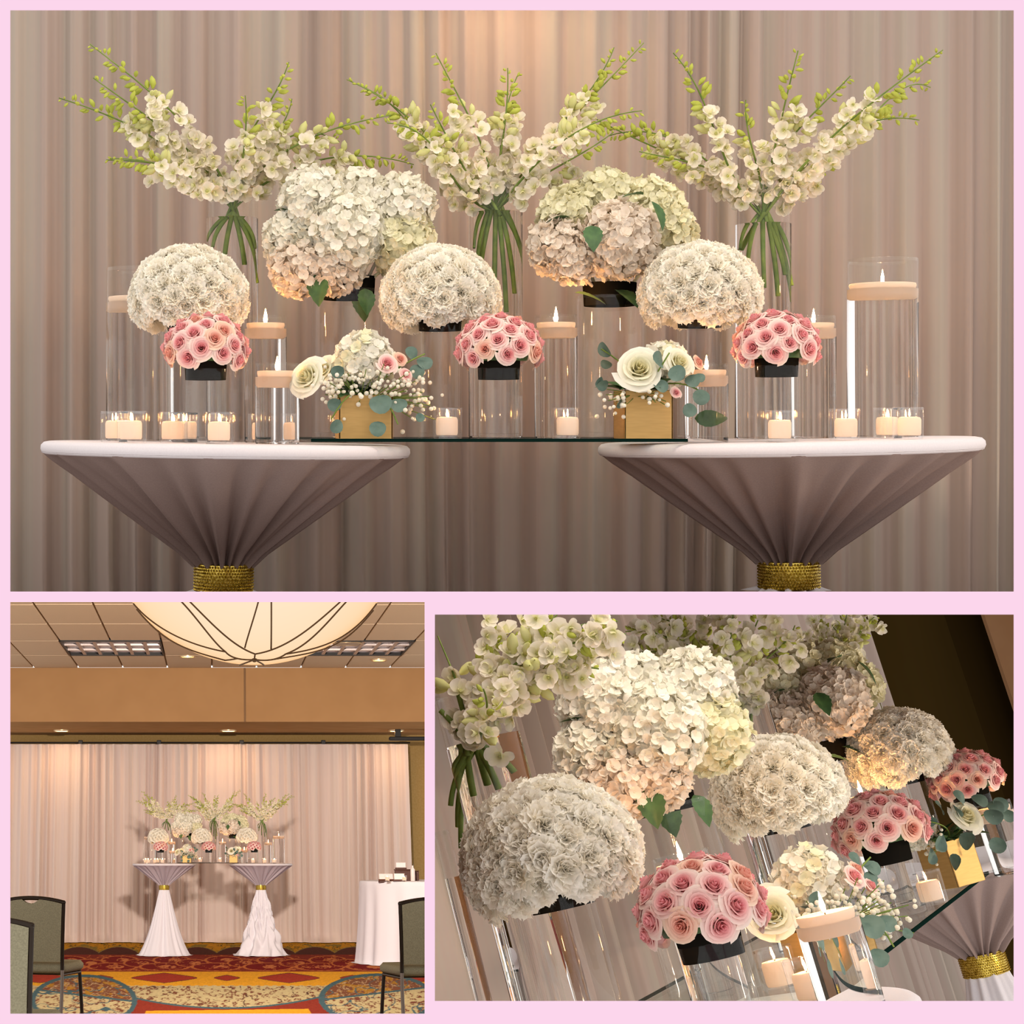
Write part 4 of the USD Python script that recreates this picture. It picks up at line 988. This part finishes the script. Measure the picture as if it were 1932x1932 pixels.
# --- drape on its rail
xa, xb = hall(-15, 1600, D=YCUR)[0], hall(776, 1600, D=YCUR)[0]
ZTOP = hall(400, 1404, D=YCUR)[2]
cu = curtain('drape', 'wide white sheer drape hung across the ballroom wall, lower-left view', (xa - 0.3, YCUR), (xb, YCUR), HZF + 0.02, ZTOP, M['drape_hall'], 21, MH, 0.045, 0.15, flare=0.03)
t = hthing('curtain_rail', 'thin dark rail carrying the ballroom drape', 'curtain rail', T(0, YCUR, ZTOP + 0.02))
put(t, 'rail', tube([[xa - 0.3, 0, 0], [xb + 0.02, 0, 0]], 0.012, 8), M['black'], 40)
for u in (152, 300, 456, 610):
    q = hall(u, 1400, D=YCUR)[0]; put(t, 'joint', box(q - 0.03, q + 0.03, -0.025, 0.025, -0.02, 0.035, 0.005), M['black'], False)
pp = [hall(735, 1396, D=25.0), hall(806, 1396, D=25.0)]
t = hthing('projection_screen_case', 'black screen case under the soffit, far right of the ballroom', 'screen case')
put(t, 'case', box(pp[0][0], pp[1][0] + 0.8, 25.0, 25.12, pp[0][2] - 0.005, pp[0][2] + 0.045, 0.008), M['black'], False)
put(t, 'bracket', box(pp[0][0] + 0.08, pp[0][0] + 0.16, 25.02, 25.10, pp[0][2] + 0.04, ZS - 0.001, 0.003), M['black'], False)

# --- the display again, standing on the hall floor
YT, ZTH = 22.4, -13 * 22.4 / F
xref = W(954, 0, 3.75)[0]
SH = MH @ T(-xref + hall(401, 1628, D=YT)[0], YT - 3.75, ZTH - ZT)
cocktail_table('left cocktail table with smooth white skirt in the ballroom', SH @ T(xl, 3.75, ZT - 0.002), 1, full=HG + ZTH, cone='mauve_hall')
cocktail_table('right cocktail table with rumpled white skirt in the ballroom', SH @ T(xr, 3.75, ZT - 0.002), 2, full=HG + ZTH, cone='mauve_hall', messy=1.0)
dup(shelf, SH @ T(gx0, 3.50, ZT + 0.002), 'glass shelf bridging the two skirted tables in the ballroom')
for p, Mx, lab in items:
    Mz = np.array(Mx)
    src = p
    extra = np.eye(4)
    if p in carn_v and p is not carn_v[0]: pass
    sM = np.linalg.norm(Mz[:3, 2])
    x = Mz[0, 3]
    dz = surf(x) - (ZT + (0.0075 if W(580, 0, 3.75)[0] < x < W(1296, 0, 3.75)[0] else 0.0))
    Mz[2, 3] -= dz
    # a copy of a copy refers to the first one
    src = {**{q: carn[0] for q in carn}, **{q: ros[0] for q in ros}, **{q: cups[0] for q in cups}, **{q: vots[0] for q in vots}}.get(p, p)
    if p in carn_v[1:]: src = carn_v[0]
    if p in ros_v[1:]: src = ros_v[0]
    dup(src, SH @ Mz, f'{lab}, ballroom view')

# --- chairs
def banquet_chair(label, M4):
    t = hthing('banquet_chair', label, 'chair', M4, 'sage banquet chairs')
    w, d, hs, hb = 0.215, 0.215, 0.44, 0.855
    # seat faces +y; origin on the floor under the seat's middle
    nu = 12
    put(t, 'seat', box(-w, w, -d + 0.02, d, hs - 0.045, hs + 0.025, 0.022), M['chair_fabric'], 50)
    def side(sx):
        z = np.linspace(hs - 0.02, hb, 14); q = (z - hs) / (hb - hs)
        return np.stack([sx * (w - 0.02 + 0.030 * q.clip(0) ** 1.2), -d + 0.015 - 0.085 * q.clip(0), z], 1)
    L, Rr = side(-1), side(1)
    top = spline([L[-1], [0, L[-1][1] - 0.012, hb + 0.028], Rr[-1]], 14)
    put(t, 'back_frame', join([tube(L, 0.013, 8), tube(Rr, 0.013, 8), tube(top, 0.014, 8), tf(T(*L[-1]), ball(0.0145, 2)), tf(T(*Rr[-1]), ball(0.0145, 2)), tube([[-w + 0.02, -d + 0.0, hs + 0.06], [w - 0.02, -d + 0.0, hs + 0.06]], 0.010, 8)]), M['chair_frame'], 50)
    # upholstered panel between the posts, with the hand hole at the top
    nz_, nx = 15, 15; V = []
    for f in (0.012, -0.016):
        for i in range(nz_):
            q = 0.08 + 0.90 * i / (nz_ - 1); zz = hs + (hb - hs) * q
            hw = w - 0.02 + 0.030 * q ** 1.2 - 0.008
            for j in range(nx):
                sx = -1 + 2 * j / (nx - 1); z2 = zz
                if i == nz_ - 1: z2 = zz + 0.030 * (1 - sx * sx) - (0.030 * max(0, 1 - (sx / 0.22) ** 2) ** 0.5 if abs(sx) < 0.22 else 0)
                V.append([sx * hw, -d + 0.015 - 0.085 * q + f - 0.012 * (1 - sx * sx), z2])
    V = np.array(V); g1 = gridf(nz_, nx); k = nz_ * nx
    rim = [i * nx for i in range(nz_)], [i * nx + nx - 1 for i in range(nz_)], list(range(nx)), [k - nx + j for j in range(nx)]
    side_f = []
    for e in rim:
        for a, b in zip(e[:-1], e[1:]): side_f.append([a, b, b + k, a + k])
    put(t, 'backrest', (V, np.vstack([g1, g1[:, ::-1] + k, np.array(side_f)])), M['chair_fabric'], 40)
    for sx in (-1, 1):
        put(t, 'leg', tube(spline([[sx * (w - 0.025), d - 0.03, hs - 0.045], [sx * (w - 0.015), d - 0.015, 0.22], [sx * (w - 0.005), d, 0.0]], 8), 0.0125, 8), M['chair_frame'], 50)
        put(t, 'leg', tube(spline([[sx * (w - 0.02), -d + 0.015, hs - 0.02], [sx * (w - 0.015), -d, 0.25], [sx * (w - 0.005), -d - 0.07, 0.0]], 8), 0.0125, 8), M['chair_leg'], 50, label='worn rear leg')
        put(t, 'rail', tube([[sx * (w - 0.02), d - 0.03, hs - 0.052], [sx * (w - 0.02), -d + 0.01, hs - 0.052]], 0.010, 8), M['chair_frame'], 50)
    put(t, 'brace', tube([[-w + 0.03, 0.0, hs - 0.055], [w - 0.03, 0.0, hs - 0.055]], 0.010, 8), M['chair_frame'], 50)
    return t
def chair_at(u, vtop, D, rot, label, src=None):
    p = hall(u, 1800, D=D)
    M4 = T(p[0], p[1], HZF) @ RZ(math.radians(rot))
    return banquet_chair(label, M4) if src is None else dup(src, MH @ M4, label)
ch = chair_at(84, 1703, 12.7, -14, 'sage upholstered banquet chair on the left, the farther one')
chair_at(10, 1748, 8.6, -14, 'sage upholstered banquet chair cut by the left edge, nearest one', ch)
chair_at(792, 1703, 12.4, 13, 'sage upholstered banquet chair on the right, beside the cake table', ch)

# --- side table at the right
def side_table():
    c = hall(832, 1662, D=20.5); R = 0.86; H = HG + c[2] 
    t = hthing('round_table', 'round table under a floor-length white cloth, right of the ballroom', 'table', T(c[0], 20.5 + 0.4, c[2]))
    put(t, 'tabletop', lathe([(0.001, -0.02), (R * 0.985, -0.02), (R * 0.985, -0.004), (0.001, -0.004)], 60), M['wood'], 40)
    f2 = pleats(17, 31)
    zz = np.linspace(0, 1, 20); prof = np.vstack([[0.001, 0.0], [R * 0.7, 0.0], [R - 0.01, -0.001], np.stack([R + 0.005 + 0.05 * zz ** 2, -0.01 - (H - 0.012) * zz], 1), [R + 0.10, -H + 0.004]])
    def fold(r, z, th):
        q = (-z / H).clip(0, 1); return r + (r > R * 0.9) * 0.035 * q ** 0.6 * f2(th), z
    put(t, 'tablecloth', lathe(prof, 220, fold), M['skirt'], True)
    zt = c[2]
    def on(u, y): return hall(u, 1660, D=y)[0]
    def panel_card(name, label, u0, u1, v0, v1, y, tilt, base):
        xa_, xb_ = on(u0, y), on(u1, y); h = (v1 - v0) * y / F
        tt = hthing(name, label, 'card', T((xa_ + xb_) / 2, y, zt + base) @ RX(math.radians(tilt)), None)
        put(tt, 'sheet', box(-(xb_ - xa_) / 2, (xb_ - xa_) / 2, -0.004, 0.0, 0.0, h, 0.001), M['card'], False)
        put(tt, 'stand', box(-(xb_ - xa_) / 2 - 0.01, (xb_ - xa_) / 2 + 0.01, -0.012, 0.03, 0.0, 0.018, 0.002), M['wood'], False)
    panel_card('card', 'white leaning card at the left of the side table', 716, 742, 1632, 1648, 20.3, -38, 0.0)
    panel_card('card', 'small white card in front of the dark box, side table', 744, 763, 1638, 1652, 20.2, -12, 0.0)
    for name, label, u0, u1, v0, v1, y in (('wooden_box', 'dark wooden box on the side table, behind the cards', 746, 774, 1634, 1648, 20.6),):
        tt = hthing(name, label, 'box', T(on((u0 + u1) / 2, y), y, zt))
        hw, h = (u1 - u0) / 2 * y / F, 0.11
        put(tt, 'body', box(-hw, hw, -0.06, 0.06, 0, h, 0.004), M['wood'], False); put(tt, 'lid', box(-hw - 0.006, hw + 0.006, -0.066, 0.066, h, h + 0.014, 0.003), M['wood'], False)
    panel_card('card', 'white card standing on top of the dark wooden box, side table', 748, 766, 1622, 1634, 20.55, -8, 0.124)
    tt = hthing('bottle', 'pale slim bottle with a round stopper on the side table', 'bottle', T(on(779, 20.4), 20.4, zt))
    put(tt, 'glass_body', lathe([(0.0005, 0), (0.022, 0), (0.025, 0.006), (0.025, 0.12), (0.010, 0.145), (0.010, 0.165), (0.0005, 0.165)], 24), M['bottle'], 40)
    put(tt, 'stopper', tf(T(0, 0, 0.176), ball(0.014, 2)), M['glass'], True)
    tt = hthing('wooden_box', 'narrow dark upright box behind the pale bottle', 'box', T(on(785, 20.6), 20.6, zt))
    put(tt, 'body', box(-0.03, 0.03, -0.03, 0.03, 0, 0.10, 0.004), M['wood'], False); put(tt, 'lid', box(-0.033, 0.033, -0.033, 0.033, 0.10, 0.11, 0.002), M['wood'], False)
    for u, lab in ((731, 'left'), (763, 'right')):
        x = on(u, 20.12)
        dup(cups[0], MH @ T(x, 20.12, zt + 0.001), f'{lab} votive glass on the side table of the ballroom'); dup(vots[0], MH @ T(x, 20.12, zt + 0.0085), f'{lab} votive candle on the side table of the ballroom')
side_table()

# =====================================================================================================
#  LOWER RIGHT BAY: close view along the display
# =====================================================================================================
ZTC = -0.338
CL = 'in the tilted close view'
ROT = math.radians(48.8)
dv = np.array([math.cos(ROT), math.sin(ROT) * KC]); 
MC = M_CLOSE
def cdup(src, P, label, rot=0.0, scale=np.eye(4)): return dup(src, MC @ T(*P) @ RZ(ROT * 0.6 + rot) @ scale, label)
def on_table(u, v, D, lift=0.0):
    p = close(u, v, D=D); return np.array([p[0], p[1], ZTC + lift])

def uv(P):
    Q = np.atleast_2d(P) - EYE
    return PX + F * Q[:, 0] / Q[:, 1], PY - F * Q[:, 2] / Q[:, 1], Q[:, 1]
def in_bay(P):
    u, v, y = uv(P)
    return ((u > 813) & (v > 1131)) | (y > 5.6)
def keep(p, m=0.0):
    q = MC[:3, :3] @ np.asarray(p) + MC[:3, 3]; u, v, y = uv(q); k = m * F / y[0]
    return bool((u[0] - k > 813) & (v[0] - k > 1129))
# tables, shelf
ROWA = np.array([-0.2516 + 0.02, 1.08 * KC]); 
def row(sx, off=0.0):
    """point on the table row: sx metres along it from the left carnation dome, off metres towards the camera"""
    d = np.array([0.659, 0.752]); n = np.array([0.752, -0.659]); q = d * sx + n * off
    return np.array([ROWA[0] + q[0], ROWA[1] + q[1] * KC])
nearc = close(1737, 1886, Z=ZTC - 0.012)
cocktail_table('near cocktail table, white top edge at the bottom of the tilted close view', MC @ T(nearc[0] - 0.382, nearc[1], ZTC), 1)
gb = close(1856, 1818, Z=ZTC - 0.28)
cocktail_table('far cocktail table with gold band and gathered cloth, tilted close view', MC @ T(gb[0], gb[1], ZTC) @ RZ(0.8), 6, full=1.05)
q1 = close(1862, 1643, Z=ZTC + 0.009); q0 = close(1632, 1818, Z=ZTC + 0.009)
dd = (q1 - q0)[:2]; Ls = np.linalg.norm(dd); aa = math.atan2(dd[1], dd[0]); ext = 0.45
st = q1[:2] - dd / Ls * (Ls + ext)
glass_shelf('clear glass shelf with dark green edge, tilted close view', MC @ T(st[0], st[1], ZTC + 0.0005) @ RZ(aa), Ls + ext, 0.42, 0.0075)

# drape and walls
def crow(Dx, Dy): return (Dx, Dy * KC)
e0 = close(814, 1500, D=1.50); e1 = close(1652, 1290, D=2.86)
curtain('drape', 'pinkish taupe drape behind the flowers, tilted close view', (e0[0] - 0.33 * (e1[0] - e0[0]), e0[1] - 0.33 * (e1[1] - e0[1])), (e1[0], e1[1]), -1.3, 1.3, M['drape'], 31, MC, 0.03, 0.14, clip=in_bay)
w0 = close(1640, 1250, D=3.3)
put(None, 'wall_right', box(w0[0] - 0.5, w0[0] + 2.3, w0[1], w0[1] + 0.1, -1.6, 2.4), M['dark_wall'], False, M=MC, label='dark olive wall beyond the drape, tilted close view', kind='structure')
a = close(1770, 1160, D=3.2); b = close(1880, 1160, D=3.2)
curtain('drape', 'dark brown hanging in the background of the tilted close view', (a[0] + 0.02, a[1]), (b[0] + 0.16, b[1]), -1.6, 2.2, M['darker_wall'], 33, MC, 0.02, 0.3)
a = close(1857, 1160, D=3.1)
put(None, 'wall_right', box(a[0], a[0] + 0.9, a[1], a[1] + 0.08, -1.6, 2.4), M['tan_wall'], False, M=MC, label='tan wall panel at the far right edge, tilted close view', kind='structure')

# things on the tables: positions by depth along the row
def ball_on(src, vsrc, vh, u, v, D, zc, label, vlabel, rot=0.0, scale=1.0, vr=1.0):
    """a bouquet whose middle shows at (u, v) on a vase below it; zc: height of its middle over its base"""
    p = close(u, v, D=D); zr = p[2] - zc * scale
    cdup(src, [p[0], p[1], zr], label, rot, SC(scale))
    h = zr - ZTC - 0.001
    cdup(vsrc, [p[0], p[1], ZTC + 0.001], vlabel, 0.0, SC(vr, vr, h / vh))
    return p
ball_on(carn[0], carn_v[0], h0, 1033, 1596, 1.08, 0.068, 'nearest white carnation dome, left of the tilted close view', 'glass vase under the nearest carnation dome, tilted close view', 0.3, 1.02)
ball_on(carn[0], carn_v[0], h0, 1461, 1482, 1.48, 0.068, 'middle white carnation dome in the tilted close view', 'glass vase under the middle carnation dome, tilted close view', 1.7, 1.0)
ball_on(carn[0], carn_v[0], h0, 1687, 1412, 1.86, 0.068, 'farthest white carnation dome against the dark wall, tilted close view', 'glass vase under the farthest carnation dome, tilted close view', 2.9, 1.0)
ball_on(ros[0], ros_v[0], h1, 1318, 1704, 1.03, 0.048, 'nearest pink rose dome, bottom centre of the tilted close view', 'glass vase under the nearest rose dome, tilted close view', 0.2, 1.02)
ball_on(ros[0], ros_v[0], h1, 1657, 1556, 1.62, 0.048, 'middle pink rose dome in the tilted close view', 'glass vase under the middle rose dome, tilted close view', 1.2, 1.12)
ball_on(ros[0], ros_v[0], h1, 1820, 1464, 1.86, 0.048, 'farthest pink rose dome against the dark wall, tilted close view', 'glass vase under the farthest rose dome, tilted close view', 2.2, 1.0)
hh = 0.327
ball_on(hydr[0], hydr_v[0], hh, 1216, 1392, 1.36, 0.115, 'large white hydrangea cluster at the centre of the tilted close view', 'wide vase under the large hydrangea cluster, tilted close view', 0.0, 1.0)
ball_on(hydr[1], hydr_v[1], hh, 1532, 1334, 1.86, 0.115, 'smaller, farther hydrangea cluster with leaves, tilted close view', 'wide vase under the farther hydrangea cluster, tilted close view', 0.0, 1.0)
OS = [[[(890, 1440), (925, 1300), (1000, 1232), (1090, 1182), (1165, 1172)], [(890, 1440), (922, 1330), (926, 1230), (927, 1150)], [(880, 1440), (862, 1290), (845, 1245), (826, 1200)], [(890, 1440), (900, 1330), (960, 1260), (1010, 1205), (1060, 1150)],
       [(890, 1440), (930, 1340), (1000, 1290), (1060, 1265), (1130, 1262)], [(890, 1440), (905, 1390), (918, 1345), (912, 1300)], [(890, 1440), (920, 1300), (980, 1220), (1000, 1150)], [(890, 1440), (960, 1295), (1060, 1222), (1180, 1196)]],
      [[(1410, 1390), (1380, 1310), (1330, 1250), (1262, 1178)], [(1410, 1390), (1385, 1300), (1378, 1230), (1385, 1150)], [(1410, 1390), (1390, 1300), (1340, 1230), (1342, 1150)], [(1410, 1390), (1370, 1290), (1290, 1240), (1200, 1232)],
       [(1410, 1390), (1400, 1290), (1415, 1210), (1440, 1150)], [(1410, 1390), (1395, 1290), (1450, 1240), (1500, 1180)], [(1410, 1390), (1350, 1290), (1280, 1215), (1180, 1192)], [(1410, 1390), (1360, 1280), (1320, 1210), (1230, 1165)], [(1410, 1390), (1340, 1290), (1240, 1238), (1130, 1222)]],
      [[(1590, 1330), (1585, 1250), (1590, 1200), (1600, 1150)], [(1590, 1330), (1600, 1240), (1625, 1190), (1655, 1160)], [(1590, 1330), (1560, 1250), (1530, 1220), (1490, 1200)], [(1590, 1330), (1570, 1250), (1545, 1180), (1540, 1150)], [(1590, 1330), (1600, 1260), (1590, 1215), (1570, 1180)]]]
OT = [[(885, 1420, 850, 1520), (888, 1420, 864, 1560), (890, 1420, 884, 1520), (900, 1400, 925, 1480), (900, 1400, 940, 1490), (890, 1420, 905, 1500), (895, 1300, 890, 1425), (830, 1340, 890, 1420), (865, 1310, 895, 1420), (900, 1400, 960, 1460), (890, 1425, 870, 1600)],
      [(1410, 1390, 1425, 1460), (1405, 1380, 1400, 1450), (1385, 1330, 1412, 1400)], [(1590, 1330, 1600, 1400), (1590, 1330, 1580, 1400)]]
for k, (u, v, D, words) in enumerate(((886, 1300, 1.13, 'nearest, at the left edge'), (1372, 1262, 1.55, 'middle'), (1585, 1235, 2.02, 'farthest'))):
    p = close(u, v, D=D); rimz = p[2]; hv = [0.574, 0.58, 0.568][k]; s_ = (rimz - ZTC) / hv
    wl = hv * 0.84 * s_
    cdup(orch_v[k], [p[0], p[1], ZTC + 0.001], f'tall orchid vase, {words}, tilted close view', 0.0, SC(1.0, 1.0, s_))
    base = np.array(p)
    orchid_spray(f'white orchid spray, {words}, tilted close view', MC, OS[k], 0, 0, 1, 90 + k, OT[k], lambda a_, b_, dy, D=D: close(a_, b_, D=D + dy * 0.35), keep, (0.20, 0.78), 1.35)

def candle_at(kc, u, v, D, words):
    """floating candle whose flame shows at (u, v)"""
    p = close(u, v, D=D); z = p[2] - 0.05
    cdup(flo[kc], [p[0], p[1], z], f'floating candle {words}, tilted close view')
    z0 = FCZ[kc]
    cdup(cyl[kc], [p[0], p[1], ZTC + 0.001], f'water-filled cylinder {words}, tilted close view', 0.0, SC(1, 1, (z - ZTC) / z0))
FCZ = []
for (u0, y, w, rim, wb, fh, words) in FC:
    s = sc(y); x, _, z = stand(u0, y); FCZ.append((PY + (EYE[2] - z) / s - wb) * s)
candle_at(3, 1549, 1700, 1.12, 'nearest, in front of the white rose')
candle_at(2, 1281, 1606, 1.22, 'half hidden behind the nearest rose dome')
candle_at(4, 1622, 1487, 1.78, 'behind the middle rose dome')
candle_at(5, 1868, 1510, 1.86, 'at the right edge behind eucalyptus')
p = close(833, 1570, D=1.12)
vase('slim water-filled cylinder at the left edge, tilted close view', MC @ T(p[0], p[1], ZTC + 0.001), 0.0125, p[2] - ZTC, p[2] - ZTC - 0.068)

def low(kc, u, v, D, label, blabel, rot, boxh, k=1.0):
    """low arrangement: (u, v) is the middle of its planter's rim"""
    p = close(u, v, D=D)
    cdup(bxs[kc], [p[0], p[1], ZTC + 0.010], blabel, rot, SC(k, k, (p[2] - ZTC - 0.010) / boxh))
    cdup(cen[kc], [p[0], p[1], p[2] - 0.008], label, rot, SC(k))
low(0, 1550, 1740, 1.33, "low hydrangea, white rose and baby's breath arrangement, tilted close view", 'gold cube planter behind the nearest candle, tilted close view', 0.1, 0.094)
pb = close(1780, 1588, D=1.80)
cdup(bxs[1], [pb[0], pb[1], ZTC + 0.010], 'gold cube planter near the glass corner, tilted close view', 0.2, SC(0.9, 0.9, (pb[2] - ZTC - 0.010) / 0.094))
A3 = [('hyd', -0.055, 0.01, 0.045, 0.042), ('white', 0.035, -0.045, 0.045, 0.038), ('white', 0.06, 0.02, 0.05, 0.03), ('baby', -0.06, -0.05, 0.01, (24, 0.012, 0.02))]
A3 += [('euc', x, y, z, (az, el, k)) for x, y, z, az, el, k in ((-0.035, -0.07, 0.055, 150, 30, 0.85), (-0.02, -0.08, 0.075, 60, 30, 0.8), (0.03, -0.07, 0.085, 40, 30, 0.85), (0.07, -0.06, 0.075, 20, 15, 0.85), (0.095, -0.06, 0.055, 0, 10, 0.85), (0.115, -0.05, 0.06, 0, 0, 0.8),
        (0.07, -0.08, 0.045, -20, -10, 0.9), (0.125, -0.05, 0.04, -10, -20, 0.75), (-0.03, -0.08, 0.02, 200, -20, 0.95), (-0.06, -0.07, 0.0, 200, -40, 0.8), (0.0, -0.09, 0.015, 270, -30, 0.9), (0.07, -0.07, -0.01, -40, -40, 0.8), (-0.03, -0.08, -0.02, 250, -50, 0.8), (0.02, -0.085, 0.06, 90, 40, 0.75))]
A3 += [('twig', 0.14, -0.04, 0.05, 0), ('twig', -0.05, -0.07, 0.06, 0)]
cube_arrangement('low white rose and dark eucalyptus arrangement, right of the tilted close view', MC @ T(pb[0], pb[1], pb[2] - 0.008) @ RZ(0.35), A3, 77)
for u, v, words, lift in ((1762, 1706, 'on the glass shelf before the gold box', 0.0098), (1655, 1768, 'on the glass shelf beside eucalyptus leaves', 0.0098), (1478, 1868, 'lowest, at the bottom edge', 0.001), (1540, 1895, 'cut by the bottom edge', 0.001)):
    p = close(u, v, Z=ZTC + lift)
    cdup(cups[0], [p[0], p[1], ZTC + lift], f'votive glass {words}, tilted close view', 0, SC(1.1))
    cdup(vots[0], [p[0], p[1], ZTC + lift + 0.0085], f'votive candle {words}, tilted close view', 0, SC(1.1))
